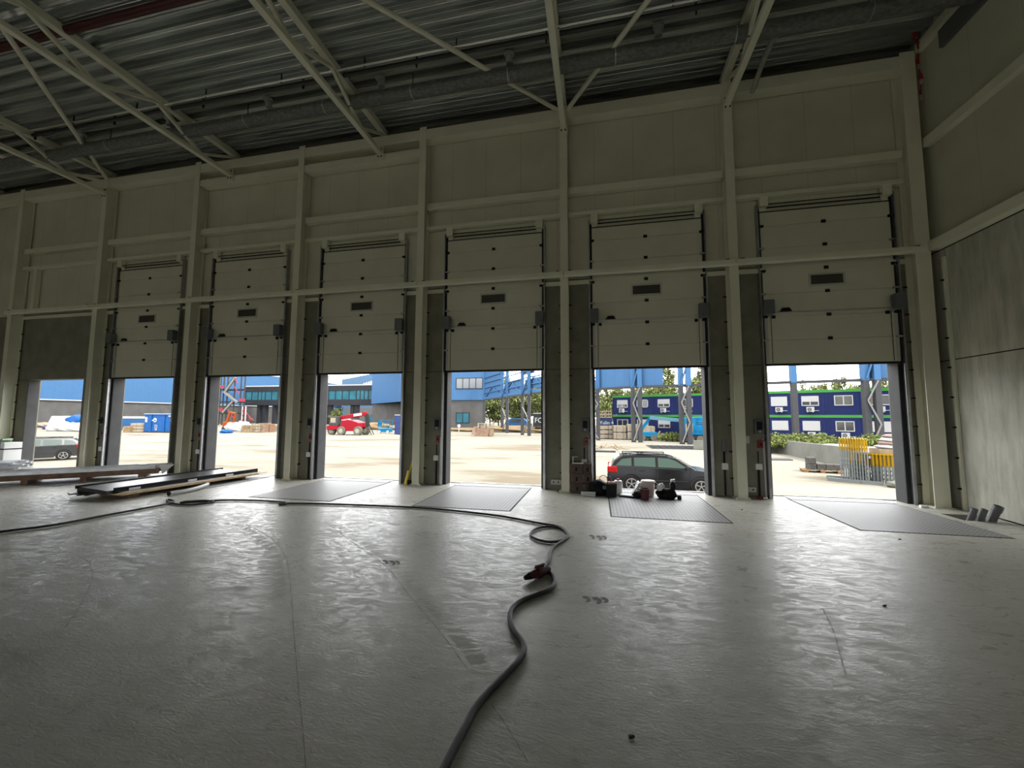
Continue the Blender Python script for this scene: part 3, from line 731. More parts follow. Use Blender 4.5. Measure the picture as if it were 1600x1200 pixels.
for yy in (-1.35, -0.1, 0.9): MB().box(0.362, 0.372, yy, yy+0.22, 0.15, 0.20).build('paper_label', WHITE, t)
m = MB()
for i in range(5): m.bar((-0.72+0.14*i, -1.85-0.05*(i % 2), 0.10), (-0.72+0.14*i, -1.3, 0.14), 0.07, 0.03)
m.build('crumpled_end', DSTEEL, t)

# bent white hose beside it
a, b, c, d_ = [G(*q, 0.05) for q in ((265, 771), (296, 766), (322, 758), (324, 753))]
t = thing('corrugated_hose', 'pale bent plastic hose lying beside the low profile stack', 'hose')
MB().tube(smoothpath([a, b, c, d_], 6), 0.045, 14).build('hose_body', mat('pale_plastic', (0.55, 0.56, 0.52), 0.45), t, 0, True)
MB().cyl(a+(a-b).normalized()*0.03, a, 0.05, 14).build('hose_end', BLACK, t, 0, True)

# ------------------------------------------------------------------ long stack at the blue-skip door (runs out of frame)
p = Vector((-12.75, 9.75, 0)); q = Vector((-17.6, 5.1, 0)); ang = math.atan2((p-q).y, (p-q).x); Ls = (p-q).length
t = thing('beam_stack', 'long stack of galvanised profiles on brown timber beams, reaching in from the frame edge', 'stack of beams', q.to_tuple(), ang)
for xx in (Ls-0.5, Ls-1.7, Ls-2.8, 1.0): MB().box(xx-0.06, xx+0.06, 0.0, 0.9, 0, 0.11).build('timber_bearer', BWOOD, t)
MB().box(0, Ls-0.12, 0.02, 0.16, 0.11, 0.25).build('timber_beam', BWOOD, t)
MB().box(0, Ls-0.15, 0.30, 0.44, 0.11, 0.25).build('timber_beam', BWOOD, t)
MB().box(0, Ls-0.15, 0.62, 0.76, 0.11, 0.25).build('timber_beam', BWOOD, t)
for i in range(6):
    y0_ = 0.03+0.14*i
    m = MB(); L_ = Ls+0.15*(i % 3)-0.2
    m.box(0, L_, y0_, y0_+0.12, 0.25, 0.262); m.box(0, L_, y0_, y0_+0.012, 0.262, 0.33+0.015*(i % 2)); m.build('galvanised_profile', GALV, t)
m = MB(); m.prism([(Ls-0.02, 0.08), (Ls+0.26, 0.36), (Ls-0.1, 0.36)], 'y', 0.02, 0.03); m.build('end_gusset', LGREY, t)
for xx in (2.6, Ls-0.6): MB().box(xx, xx+0.16, 0.2, 0.3, 0.34, 0.38).build('clamp', LGREY, t)

# white aluminium profiles
t = thing('white_profiles', 'pile of white aluminium profiles lying by the doorless opening', 'pile of profiles', (-18.9, 8.9, 0), R(48))
for i in range(14):
    z = 0.14+0.075*(i // 5); y_ = -0.55+0.24*(i % 5)+0.06*(i // 5)
    m = MB(); L_ = 1.0-0.15*(i % 3)
    m.box(-1.2, L_, y_, y_+0.19, z, z+0.015); m.box(-1.2, L_, y_, y_+0.015, z, z+0.06); m.box(-1.2, L_, y_+0.175, y_+0.19, z, z+0.06)
    m.build('profile', mat('white_aluminium', (0.8, 0.82, 0.84), 0.35, 0.1), t)
for xx in (-0.9, 0.5): MB().box(xx, xx+0.1, -0.6, 0.65, 0, 0.14).build('timber_bearer', BWOOD, t)

# strapped white boxes beside column
t = thing('strapped_boxes', 'strapped white boxes with a green sheet on top beside the outer column', 'boxes', (-19.92, 9.95, 0))
MB().box(-0.45, 0.08, -0.22, 0.22, 0.12, 0.86).build('grey_carton', mat('greyish_board', (0.35, 0.35, 0.30), 0.7), t, 0.01)
MB().box(0.08, 0.46, -0.22, 0.22, 0.12, 0.90).build('white_carton', WHITE, t, 0.01)
for z in (0.22, 0.66): MB().box(-0.46, 0.47, -0.23, 0.23, z, z+0.035).build('strap', BLACK, t)
MB().box(0.24, 0.275, -0.23, 0.23, 0.12, 0.905).build('strap', BLACK, t)
MB().box(-0.30, 0.05, -0.18, 0.18, 0.86, 0.97).build('green_sheet', mat('green_sheet', (0.12, 0.22, 0.08), 0.6), t, 0.03)
MB().box(-0.10, 0.15, -0.12, 0.14, 0.97, 1.01).build('pale_lid', mat('pale_green', (0.5, 0.6, 0.5), 0.5), t, 0.01)
for xx in (-0.4, 0.0, 0.36): MB().box(xx, xx+0.09, -0.22, 0.22, 0, 0.12).build('pallet_block', BWOOD, t)

# ------------------------------------------------------------------ tools at the estate-car door
def at(x, y): return G(x, y, 0).to_tuple()
t = thing('carton_stack', None, 'cartons') if False else None
random.seed(5)
cart = None; bx, by = -0.50, 10.16
rows = [(0, 0.0), (1, 0.235), (2, 0.47)]
for i, z in rows:
    for j in range(2):
        lab = 'brown carton in the %s tier, %s' % (['lowest', 'middle', 'top'][i], ['beside the column', 'on the estate-car side'][j])
        t = thing('brown_carton', lab, 'carton', (bx-0.01*i+(0.27 if j else 0), by+(0.05 if j else 0), z), group='brown cartons stacked beside the estate-car door')
        wd = 0.30 if j == 0 else 0.18
        MB().box(-0.16 if j == 0 else -0.105, 0.155 if j == 0 else wd-0.08, -0.14, 0.14, 0, 0.232).build('box', BRICK, t, 0.006)
        MB().box(-0.02, 0.03, -0.143, -0.139, 0.05, 0.15).build('dark_slot', BLACK, t)
        if j and i < 2: MB().box(-0.11, -0.104, -0.145, -0.139, 0.02, 0.2).build('white_label', WHITE, t)
t = thing('white_clamp', 'white bracket standing on top of the brown cartons', 'bracket', (-0.60, 10.12, 0.702))
MB().box(-0.015, 0.015, -0.02, 0.02, 0, 0.16).build('upright', WHITE, t); MB().box(-0.02, 0.12, -0.02, 0.02, 0.15, 0.165).build('cross_arm', WHITE, t); MB().box(-0.03, 0.25, -0.10, 0.05, 0, 0.012).build('foot_sheet', WHITE, t)

def lump(name, material, parent, c, d, seed=0, sub=2, amp=0.12, rot=0):
    bm = bmesh.new(); bmesh.ops.create_icosphere(bm, subdivisions=sub+1, radius=1.0)
    rnd = random.Random(seed)
    ph = [rnd.uniform(0, 6) for _ in range(6)]
    for v in bm.verts:
        k = 1+amp*(math.sin(3*v.co.x+ph[0])*math.cos(4*v.co.y+ph[1])+0.6*math.sin(6*v.co.z+5*v.co.x+ph[2]))
        co = v.co*k; v.co = Vector((co.x*d[0]/2, co.y*d[1]/2, max(co.z, -0.75)*d[2]/1.75+d[2]*0.4286))
    bmesh.ops.transform(bm, matrix=Matrix.Translation(c) @ Matrix.Rotation(rot, 4, 'Z'), verts=bm.verts)
    me = bpy.data.meshes.new(name); bm.to_mesh(me); bm.free(); me.materials.append(material)
    for p_ in me.polygons: p_.use_smooth = True
    o = bpy.data.objects.new(name, me); COL.objects.link(o)
    if parent: o.parent = parent
    return o
BAGM = mat('black_bag_fabric', (0.008, 0.008, 0.010), 0.6, 0, 0, 3, 0.5, 14, spec=0.15)
t = thing('tool_bag', 'bulging black tool bag with thin handle beside the brown cartons', 'bag', (0.02, 9.92, 0))
lump('bag_body', BAGM, t, (0, 0, 0), (0.46, 0.36, 0.36), 3, 2, 0.14)
MB().tube(smoothpath([(0.02, 0, 0.30), (0.03, 0, 0.42), (0.12, 0, 0.46), (0.19, 0, 0.40), (0.20, 0, 0.28)], 5), 0.008, 6).build('handle', GREYP, t, 0, True)
MB().box(0.08, 0.22, -0.17, -0.15, 0.16, 0.24).build('buckle', GREYP, t, 0.01)
t = thing('clear_box', 'small clear plastic box in front of the black tool bag', 'box', (-0.16, 9.68, 0)); MB().box(-0.12, 0.10, -0.06, 0.06, 0, 0.08).build('box_body', mat('clear_plastic', (0.55, 0.58, 0.6), 0.15), t, 0.012); MB().box(-0.125, 0.105, -0.065, 0.065, 0.08, 0.095).build('lid', LGREY, t, 0.005)
t = thing('white_box', 'small white box between the cartons and the clear box', 'box', (-0.32, 9.82, 0)); MB().box(-0.08, 0.08, -0.05, 0.05, 0, 0.07).build('box_body', WHITE, t, 0.006)
def bucket(lab, loc, r, h, m_, rim, handle=True, square=False):
    t = thing('bucket', lab, 'bucket', loc, group='buckets at the estate-car door')
    if square:
        mm = MB(); a, b = r*0.86, r
        A = [mm.bm.verts.new((sx*a, sy*a, 0)) for sx, sy in ((-1, -1), (1, -1), (1, 1), (-1, 1))]; B = [mm.bm.verts.new((sx*b, sy*b, h)) for sx, sy in ((-1, -1), (1, -1), (1, 1), (-1, 1))]
        Ci = [mm.bm.verts.new((sx*b*0.92, sy*b*0.92, h)) for sx, sy in ((-1, -1), (1, -1), (1, 1), (-1, 1))]; D_ = [mm.bm.verts.new((sx*a*0.9, sy*a*0.9, 0.02)) for sx, sy in ((-1, -1), (1, -1), (1, 1), (-1, 1))]
        mm.bm.faces.new(A); mm.bm.faces.new(D_)
        for i in range(4):
            k = (i+1) % 4; mm.bm.faces.new((A[i], A[k], B[k], B[i])); mm.bm.faces.new((B[i], B[k], Ci[k], Ci[i])); mm.bm.faces.new((Ci[i], Ci[k], D_[k], D_[i]))
        mm.build('bucket_body', m_, t, 0.01)
    else:
        mm = MB(); seg = 24
        rings = [mm.ring((0, 0, z), (0, 0, 1), rr, seg) for z, rr in ((0, r*0.8), (h*0.9, r), (h*0.9, r*1.06), (h, r*1.06), (h, r*0.96), (0.02, r*0.76))]
        for a, b in zip(rings, rings[1:]):
            for i in range(seg): k = (i+1) % seg; mm.bm.faces.new((a[i], a[k], b[k], b[i]))
        mm.bm.faces.new(rings[0]); mm.bm.faces.new(rings[-1]); mm.build('bucket_body', m_, t, 0, True)
    if rim: MB().pipe((0, 0, h*0.99), (0, 0, h*1.03), r*1.08, r*0.93, 24).build('rim', rim, t, 0, True)
    return t
t = bucket('black square tub with pinkish tools sticking out, right of the tool bag', (0.30, 9.78, 0), 0.125, 0.30, BLACK, None, square=True)
MB().cyl((0.05, 0, 0.15), (-0.03, 0.0, 0.46), 0.012, 8).build('tool_handle', RED, t); MB().box(-0.08, 0.10, -0.04, 0.08, 0.22, 0.34).build('tool_heads', mat('pinkish_rags', (0.6, 0.36, 0.33), 0.8), t, 0.03)
t = thing('white_canister', 'white canister tucked behind the black square tub', 'canister', (0.47, 10.02, 0)); MB().box(-0.09, 0.09, -0.08, 0.08, 0, 0.34).build('canister_body', WHITE, t, 0.03); MB().cyl((0, 0, 0.34), (0, 0, 0.38), 0.03, 10).build('cap', RED, t)
t = thing('knee_board', 'flat white board with black foam underside lying beside the black tub', 'board', (0.66, 9.80, 0), R(-18)); MB().box(-0.17, 0.17, -0.10, 0.10, 0, 0.035).build('foam_base', BLACK, t, 0.01); MB().box(-0.16, 0.16, -0.095, 0.095, 0.035, 0.06).build('white_top', WHITE, t, 0.012)
t = thing('tool_crate', 'black crate with pale crossed tools, in front of the estate car rear wheel', 'crate', (0.90, 9.74, 0))
lump('crate_body', BLACK, t, (0, 0, 0), (0.28, 0.22, 0.17), 9, 2, 0.08)
MB().bar((-0.14, -0.05, 0.10), (-0.03, 0.0, 0.24), 0.05, 0.03).build('pale_tool', WHITE, t); MB().bar((0.14, -0.05, 0.12), (0.02, 0.02, 0.22), 0.05, 0.03).build('pale_tool', WHITE, t)
t = bucket('pale pinkish bucket with a lid behind the dark red bucket', (1.14, 9.98, 0), 0.155, 0.33, mat('dirty_white_plastic', (0.62, 0.5, 0.45), 0.5), None)
MB().cyl((0, 0, 0.33), (0, 0, 0.37), 0.17, 20, 0.15).build('lid', mat('dirty_white_plastic', (0.62, 0.5, 0.45), 0.5), t, 0, True)
t = bucket('small black bucket with dark red side, nearest the viewer', (1.02, 9.56, 0), 0.105, 0.24, mat('dark_red_bucket', (0.10, 0.014, 0.012), 0.45), BLACK)
t = thing('plastic_bag', 'crumpled clear plastic bag standing behind the tool crate', 'bag', (0.95, 10.0, 0)); lump('bag_body', mat('milky_plastic', (0.62, 0.66, 0.68), 0.3), t, (0, 0, 0), (0.20, 0.18, 0.34), 12, 2, 0.2)
t = thing('tool_bag', 'open black tool bag with white machines on top, right-hand end of the row', 'bag', (1.52, 9.80, 0))
lump('bag_body', BAGM, t, (0, 0, 0), (0.46, 0.28, 0.24), 5, 2, 0.12)
lump('white_machine', WHITE, t, (-0.12, 0.0, 0.18), (0.20, 0.14, 0.16), 6, 2, 0.2, 0.6); lump('black_machine', BLACK, t, (0.14, 0.03, 0.17), (0.14, 0.12, 0.24), 7, 2, 0.15)
MB().bar((-0.26, 0, 0.34), (-0.12, 0, 0.27), 0.05, 0.04).build('machine_handle', BLACK, t); MB().cyl((0.10, 0.02, 0.40), (0.19, 0.02, 0.41), 0.035, 10).build('machine_cap', WHITE, t)
MB().box(0.22, 0.30, -0.1, 0.0, 0, 0.1).build('side_pocket', BLACK, t, 0.02)
# sill plates at door ends
t = thing('spirit_level', 'yellow long-handled tool leaning against the column beside the pallet-stack door', 'tool', (-5.02, 10.20, 0))
m = MB(); m.bar((-0.06, 0.0, 0.04), (0.10, 0.1, 0.78), 0.03, 0.03); m.build('handle', YEL, t)
MB().bar((-0.08, -0.02, 0.0), (-0.02, 0.04, 0.36), 0.10, 0.05).build('yellow_head', YEL, t, 0.01); MB().box(-0.02, 0.08, -0.03, 0.03, 0, 0.12).build('dark_foot', BLACK, t)

# ================================================================== OUTSIDE
SPEC[0] = 0.08
XW = mat('white_panel_outside', (0.30, 0.30, 0.30), 0.6); XBLUE = seam_mat('blue_cladding', (0.0357, 0.08762, 0.17524), 0, 1.1, 0.05, 0.85, 0.55, 0.04)
XBLUEY = seam_mat('blue_cladding_side', (0.0357, 0.08762, 0.17524), 1, 1.1, 0.05, 0.85, 0.55, 0.04)
XGREY = mat('grey_plinth', (0.06166, 0.06038, 0.05841), 0.8, 0, 0.12, 0.6); XNAVY = seam_mat('navy_cabin', (0.01042, 0.01554, 0.06166), 0, 0.30, 0.03, 0.7, 0.5, 0.05)
XGREEN = mat('green_stripe', (0.03894, 0.16875, 0.0357), 0.5); XDGREY = mat('anthracite', (0.01819, 0.01947, 0.02203), 0.5, 0, 0.08)
XPOST = mat('grey_post', (0.0357, 0.03638, 0.03894), 0.6, 0, 0.1); XPBLUE = mat('blue_post', (0.03245, 0.08438, 0.17524), 0.5); XBRACE = mat('pale_brace', (0.12981, 0.12981, 0.12332), 0.5)
XWOOD = mat('outdoor_timber', (0.15577, 0.11683, 0.07464), 0.8, 0, 0.25, 2.0); XTIM = mat('pale_timber_pack', (0.2012, 0.172, 0.13305), 0.8, 0, 0.15, 3.0)
XCYAN = mat('cyan_machine', (0.00325, 0.09736, 0.19471), 0.4); XRED = mat('red_machine', (0.16875, 0.00393, 0.01042), 0.35); XORG = mat('orange_machine', (0.17524, 0.03894, 0.00777), 0.5)
XSKIP = mat('blue_skip_paint', (0.00393, 0.04868, 0.16875), 0.4, 0, 0.15, 1.0); XTYRE = mat('dusty_tyre', (0.08438, 0.07788, 0.06166), 0.9); XRIM = mat('pale_rim', (0.19471, 0.18173, 0.15577), 0.6)
XGLASS = mat('window_dark', (0.02272, 0.02596, 0.02921), 0.12, 0, spec=0.7); XTEAL = mat('teal_glass', (0.02272, 0.08438, 0.11034), 0.15, 0, 0.25, 0.35); XSKYGL = mat('reflecting_glass', (0.16875, 0.17524, 0.18173), 0.08, 0.6)
XYEL = mat('yellow_barrier_paint', (0.22067, 0.12981, 0.00393), 0.5); XZINC = mat('zinc_barrier', (0.12981, 0.14279, 0.14603), 0.45, 0.3); XSAND = mat('sand_heap', (0.1363, 0.1006, 0.05841), 0.9, 0, 0.2, 0.8)
XWALL = mat('yard_wall_concrete', (0.11034, 0.11034, 0.09736), 0.85, 0, 0.15, 0.8)
LEAF = mat('tree_leaves', (0.10675, 0.12383, 0.0427), 0.7, 0, 0.55, 0.9); LEAF2 = mat('shrub_leaves', (0.10248, 0.12383, 0.03843), 0.7, 0, 0.5, 2.0); BARK = mat('tree_bark', (0.0649, 0.05517, 0.03894), 0.9)
def Y0(x, y): p = G(x, y, YZ); return p

# --- long hall on the far left (side facing the dock)
A = 128.0
t = thing('warehouse', 'long blue-clad warehouse with grey base across the yard, behind the blue skip', 'building')
MB().box(-A-60, -A, 40, 222, 5.45, 17.6).build('blue_upper_wall', XBLUEY, t)
MB().box(-A-59.8, -A+0.0-0.25, 40.2, 221.8, YZ, 5.45).build('grey_base_wall', XGREY, t)
MB().box(-A-0.1, -A+0.12, 40, 222, 5.25, 5.5).build('base_trim', XW, t)
MB().box(-A-0.1, -A+0.15, 40, 222, 17.5, 17.9).build('roof_edge', XW, t)

# --- footbridge
bz0, bz1, by0 = 5.5, 12.3, 120.0
xL, xR = max(V(383, 620, by0).x, -A+0.8), V(602, 620, by0).x
t = thing('footbridge', 'dark glazed footbridge on posts between the two blue buildings', 'bridge')
zt = V(500, 603, by0).z; zg1 = V(500, 610.5, by0).z; zg0 = V(500, 624.3, by0).z; zb_ = V(500, 633, by0).z
MB().box(xL, xR, by0, by0+6, zg1, zt).build('upper_band', XDGREY, t)
MB().box(xL, xR, by0, by0+6, zb_, zg0).build('lower_band', XDGREY, t)
gl = MB().box(xL, xR, by0+0.2, by0+5.8, zg0, zg1).build('glazing', XTEAL, t)
x = xL; rnd = random.Random(2)
while x < xR-0.3:
    MB().box(x, x+0.22, by0+0.05, by0+0.3, zg0, zg1).build('mullion', XDGREY, gl); x += 1.5 if rnd.random() < 0.4 else 2.6
MB().box(xL, xR, by0-0.1, by0+6, zt, zt+0.35).build('top_flashing', XW, t)
for px in (405, 414, 429, 509, 516, 551, 557):
    x = V(px, 640, by0+1).x; MB().box(x-0.6, x+0.6, by0+0.6, by0+2, YZ, zb_).build('post', XDGREY, t)
x0 = V(602, 620, by0).x; MB().box(x0, x0+3.2, by0-0.5, by0+6, zb_-1, zt+0.6).build('end_portal', mat('dark_cladding', (0.03245, 0.03245, 0.03245), 0.7), t)
# --- far building with the sloping roof line behind the bridge
t = thing('far_building', 'pale blue building with a rising roof line behind the footbridge', 'building')
Yb = 175.0
P = [(V(534, 0, Yb).x, YZ), (V(640, 0, Yb).x, YZ), (V(640, 0, Yb).x, V(640, 577, Yb).z), (V(584, 0, Yb).x, V(584, 583.5, Yb).z), (V(534, 0, Yb).x, V(534, 593, Yb).z)]
P = [(V(534, 640, Yb).x, YZ), (V(640, 640, Yb).x, YZ), (V(640, 577, Yb).x, V(640, 577, Yb).z), (V(584, 583.5, Yb).x, V(584, 583.5, Yb).z), (V(534, 593, Yb).x, V(534, 593, Yb).z)]
MB().prism(P, 'y', Yb, Yb+20).build('blue_wall', mat('pale_blue_wall', (0.05517, 0.1006, 0.16226), 0.6), t)
for i in range(7):
    a = V(568+3.6*i, 600, Yb).x; b = V(570.6+3.6*i, 600, Yb).x; MB().box(a, b, Yb-0.2, Yb, V(570, 601.5, Yb).z, V(570, 598.5-1.0*i, Yb).z).build('window', XW, t)
MB().box(V(540, 640, 160).x, V(612, 640, 160).x, 160, 164, YZ, V(570, 637.5, 160).z).build('grey_ground_floor', mat('grey_wall_far', (0.08438, 0.08113, 0.07788), 0.8), t)
for a, b in ((572, 576), (578.5, 581.5), (584, 588)):
    MB().box(V(a, 650, 159.8).x, V(b, 650, 159.8).x, 159.7, 160, YZ, V(575, 648, 159.8).z).build('entrance_glass', XTEAL, t)

# --- office block
Yo = 86.0
xr = V(756.5, 640, Yo).x; xl = V(627, 640, Yo).x
pa = G(607, 633, 5.45)
t = thing('office_block', 'blue office block with dark grey base and strip windows, beyond the pallet pile', 'building')
foot = [(xr, Yo), (xr-14, Yo+9), (pa.x+2, Yo+24), (pa.x, max(pa.y, Yo+14)), (xl-0.0, Yo+3.5), (xl+0.5, Yo)]
MB().prism(foot, 'z', 5.45, 17.5).build('blue_upper_wall', XBLUE, t)
inner = [(x+(0.25 if x < -40 else -0.3), y+0.3) for x, y in foot]
MB().prism(inner, 'z', YZ, 5.45).build('grey_base_wall', XGREY, t)
def fwin(parent, x0, x1, y0, y1, Y, n, glass, frame, fw=0.12, name='window'):
    a, b = V(x0, (y0+y1)/2, Y).x, V(x1, (y0+y1)/2, Y).x; zt_, zb2 = V((x0+x1)/2, y0, Y).z, V((x0+x1)/2, y1, Y).z
    m = MB(); m.box(a, b, Y-0.12, Y+0.02, zt_-fw, zt_); m.box(a, b, Y-0.12, Y+0.02, zb2, zb2+fw)
    for i in range(n+1):
        x = a+(b-a)*i/n; m.box(x-fw/2, x+fw/2, Y-0.12, Y+0.02, zb2, zt_)
    o = m.build(name, frame, parent); MB().box(a, b, Y-0.05, Y+0.0, zb2, zt_).build('pane', glass, o); return o
fwin(t, 713, 754, 590.5, 607.5, Yo-0.01, 4, XSKYGL, XDGREY); fwin(t, 713, 733, 644.5, 661, Yo+0.29, 2, XTEAL, XDGREY)
fwin(t, 660, 690, 590.5, 607.5, Yo-0.01, 3, XSKYGL, XDGREY)

# --- open steel screen: posts, rails, braces, cladding panels
nodes = [(-24.2, 84.6), (-17.5, 73.7), (-11.9, 64.3), (-7.0, 57.2), (0.1, 52.9), (4.2, 49.9), (9.2, 47.8), (19.4, 45.3), (24.6, 43.5), (31.5, 41.5)]
t = thing('steel_screen', 'open blue-topped steel screen on grey posts in front of the navy cabins', 'steel structure')
twin = {1: 1, 2: 1, 4: 1, 5: 1, 8: 1}
def post(x, y):
    MB().box(x-0.24, x+0.24, y-0.24, y+0.24, YZ, 5.35).build('lower_post', XPOST, t)
    MB().box(x-0.26, x+0.26, y-0.26, y+0.26, 5.35, 12.5).build('upper_post', XPBLUE, t)
for i, (x, y) in enumerate(nodes):
    post(x, y)
    if i in (1, 2, 4, 5, 6, 8):
        dx, dy = (1.6, -2.9) if i < 3 else ((-1.0, 0.6) if i == 4 else (0.75, -0.3))
        post(x+dx, y+dy)
        z = YZ+0.2; fl = 0
        m = MB()
        while z < 5.2:
            z2 = min(z+2.2, 5.3); p_ = (x, y-0.3, z); q_ = (x+dx, y+dy-0.3, z2)
            if fl: p_, q_ = (x+dx, y+dy-0.3, z), (x, y-0.3, z2)
            m.bar(p_, q_, 0.13, 0.13); z = z2; fl = 1-fl
        m.build('lattice_brace', XBRACE, t)
        m = MB()
        m.bar((x, y-0.3, 5.5), (x+dx, y+dy-0.3, 8.2), 0.15, 0.15); m.bar((x+dx, y+dy-0.3, 8.2), (x, y-0.3, 10.8), 0.15, 0.15); m.build('blue_brace', XPBLUE, t)
for i in range(len(nodes)-1):
    a, b = nodes[i], nodes[i+1]
    MB().bar((a[0], a[1], 5.38), (b[0], b[1], 5.38), 0.25, 0.28).build('bottom_rail', XPOST, t)
    if i < 4:
        for z in (5.75, 6.9, 8.0, 9.1, 10.2): MB().bar((a[0], a[1], z), (b[0], b[1], z), 0.2, 0.16 if z > 5.8 else 0.5).build('blue_rail', XPBLUE, t)
        MB().bar((a[0], a[1], 5.5), ((a[0]+b[0])/2, (a[1]+b[1])/2, 8.0), 0.14, 0.14).build('blue_brace', XPBLUE, t)
        MB().bar((b[0], b[1], 5.5), ((a[0]+b[0])/2, (a[1]+b[1])/2, 8.0), 0.14, 0.14).build('blue_brace', XPBLUE, t)
def panel(i, u0, u1, z0, z1):
    a, b = Vector((*nodes[i], 0)), Vector((*nodes[i+1], 0)); p_, q_ = a.lerp(b, u0), a.lerp(b, u1)
    MB().bar((p_.x, p_.y+0.35, (z0+z1)/2), (q_.x, q_.y+0.35, (z0+z1)/2), 0.12, z1-z0).build('cladding_panel', XBLUE, t)
panel(4, 0.0, 1.0, 5.5, 12.3); panel(5, 0.0, 0.66, 5.5, 12.3); panel(8, 0.02, 1.0, 5.5, 12.3)
panel(1, 0.1, 0.9, 5.5, 8.0); panel(2, 0.1, 1.0, 6.2, 7.8); panel(3, 0.0, 0.95, 5.5, 7.3); panel(0, 0.0, 0.9, 5.5, 12.3); panel(2, 0.0, 0.5, 8.6, 12)

# --- two-storey navy site cabins
ca, cb_ = Vector((2.2, 59.6, 0)), Vector((29.0, 47.4, 0)); cu = (cb_-ca).normalized(); cang = math.atan2(cu.y, cu.x)
MODW = 2.86; CH = 2.72
def make_cabin(upper, kind, ac):
    t = thing('site_cabin', None, 'site cabin', group='navy site cabins with green stripes', kind='thing')
    MB().box(0.02, MODW-0.02, 0.05, 6.0, 0.12, CH-0.30).build('cabin_wall', XNAVY, t)
    MB().box(0.0, MODW, 0.0, 6.05, CH-0.30, CH).build('green_fascia', XGREEN, t)
    MB().box(0.0, MODW, 0.02, 6.0, 0.0, 0.12).build('base_frame', XNAVY, t)
    for x in (0.0, MODW-0.10): MB().box(x, x+0.10, 0.0, 0.12, 0.12, CH-0.3).build('corner_post', XNAVY, t)
    a, b, z0, z1 = MODW/2-0.78, MODW/2+0.78, 0.98, 2.06
    m = MB(); m.box(a, b, -0.02, 0.06, z1-0.09, z1); m.box(a, b, -0.02, 0.06, z0, z0+0.09)
    for x in (a, (a+b)/2-0.05, b-0.09): m.box(x, x+0.09, -0.02, 0.06, z0, z1)
    wf = m.build('window', XW, t)
    MB().box(a+0.05, b-0.05, 0.0, 0.055, z0+0.05, z1-0.05).build('pane', XGLASS, wf)
    if kind == 'shut': MB().box(a+0.03, b-0.03, -0.035, -0.018, z0+0.02, z1).build('roller_shutter', XW, wf)
    if kind == 'half': MB().box(a+0.03, b-0.03, -0.035, -0.018, z0+0.45, z1).build('roller_shutter', XW, wf)
    if ac:
        m = MB(); m.box(MODW/2-0.36, MODW/2+0.34, -0.38, -0.08, 0.32, 0.84); m.box(MODW/2-0.28, MODW/2-0.22, -0.36, 0.0, 0.22, 0.32); m.box(MODW/2+0.18, MODW/2+0.24, -0.36, 0.0, 0.22, 0.32)
        acx = m.build('air_conditioner', XW, t, 0.02)
        MB().pipe((MODW/2-0.08, -0.39, 0.58), (MODW/2-0.08, -0.375, 0.58), 0.20, 0.05, 18).build('fan_grille', mat('grille_grey', (0.07788, 0.07788, 0.07788), 0.6), acx)
        MB().box(MODW/2+0.34, MODW/2+0.75, -0.12, -0.02, 0.42, 0.48).build('hose', XW, acx)
    return t
upk = ['half', 'open', 'half', 'open', 'open', 'shut', 'shut', 'half', 'open', 'open']
lok = ['open', 'door', 'half', 'shut', 'shut', 'shut', 'shut', 'shut', 'open', 'shut']
upa = [1, 0, 1, 1, 0, 0, 1, 1, 0, 1]; loa = [0, 0, 0, 0, 0, 0, 0, 1, 1, 0]
protos = {}
where = ['at the far end beside the stacked pallets', 'second from the far end', 'third from the far end', 'behind the steel post, over the estate car bonnet', 'fifth from the far end', 'sixth from the far end',
         'first one seen in the corner door', 'right of the thin grey post in the corner door', 'above the yellow barriers', 'next to the right edge of the corner door']
for lvl, ks, acs in ((1, upk, upa), (0, lok, loa)):
    for k in range(10):
        kd = ks[k] if ks[k] != 'door' else 'shut'
        key = (kd, acs[k])
        if key not in protos: protos[key] = make_cabin(lvl, kd, acs[k]); c = protos[key]
        else: c = copy_tree(protos[key])
        p_ = ca+cu*(MODW*k+(1.42 if k >= 5 else 0)); c.location = (p_.x, p_.y, -0.58+CH*lvl+0.02*lvl); c.rotation_euler = (0, 0, cang)
        c['label'] = 'navy site cabin, %s row, %s' % ('upper' if lvl else 'lower', where[k])

# --- navy container with white lettering, crate stack on top (beside the cabins)
p_ = V(936, 660, 56.0); q_ = V(956.5, 660, 56.0)
t = thing('shipping_container', 'dark blue container with white lettering behind the timber packs', 'container', (p_.x, 56.0, -0.9))
Lc = q_.x-p_.x
MB().box(0, Lc, 0, 2.4, 0, 2.6).build('container_body', XNAVY, t)
m = MB()
for i in range(9): m.box(0.15+i*Lc/9.3, 0.27+i*Lc/9.3, -0.04, 0, 0.1, 2.5)
m.build('corrugation', mat('container_ribs', (0.01947, 0.03245, 0.07788), 0.5), t)
def lettering(name, txt, size, loc, parent, material, rot=(R(90), 0, 0)):
    cu_ = bpy.data.curves.new(name, 'FONT'); cu_.body = txt; cu_.size = size; cu_.extrude = 0.01
    o = bpy.data.objects.new('tmp_text', cu_); COL.objects.link(o)
    dg = bpy.context.evaluated_depsgraph_get(); me = bpy.data.meshes.new_from_object(o.evaluated_get(dg)); bpy.data.objects.remove(o)
    me.materials.clear(); me.materials.append(material)
    n = bpy.data.objects.new(name, me); COL.objects.link(n); n.parent = parent; n.location = loc; n.rotation_euler = rot; return n
lettering('lettering', 'Yulin 4', 0.66, (0.06, -0.07, 1.72), t, XW); lettering('small_lettering', 'I  ----', 0.40, (0.25, -0.07, 1.25), t, XW)
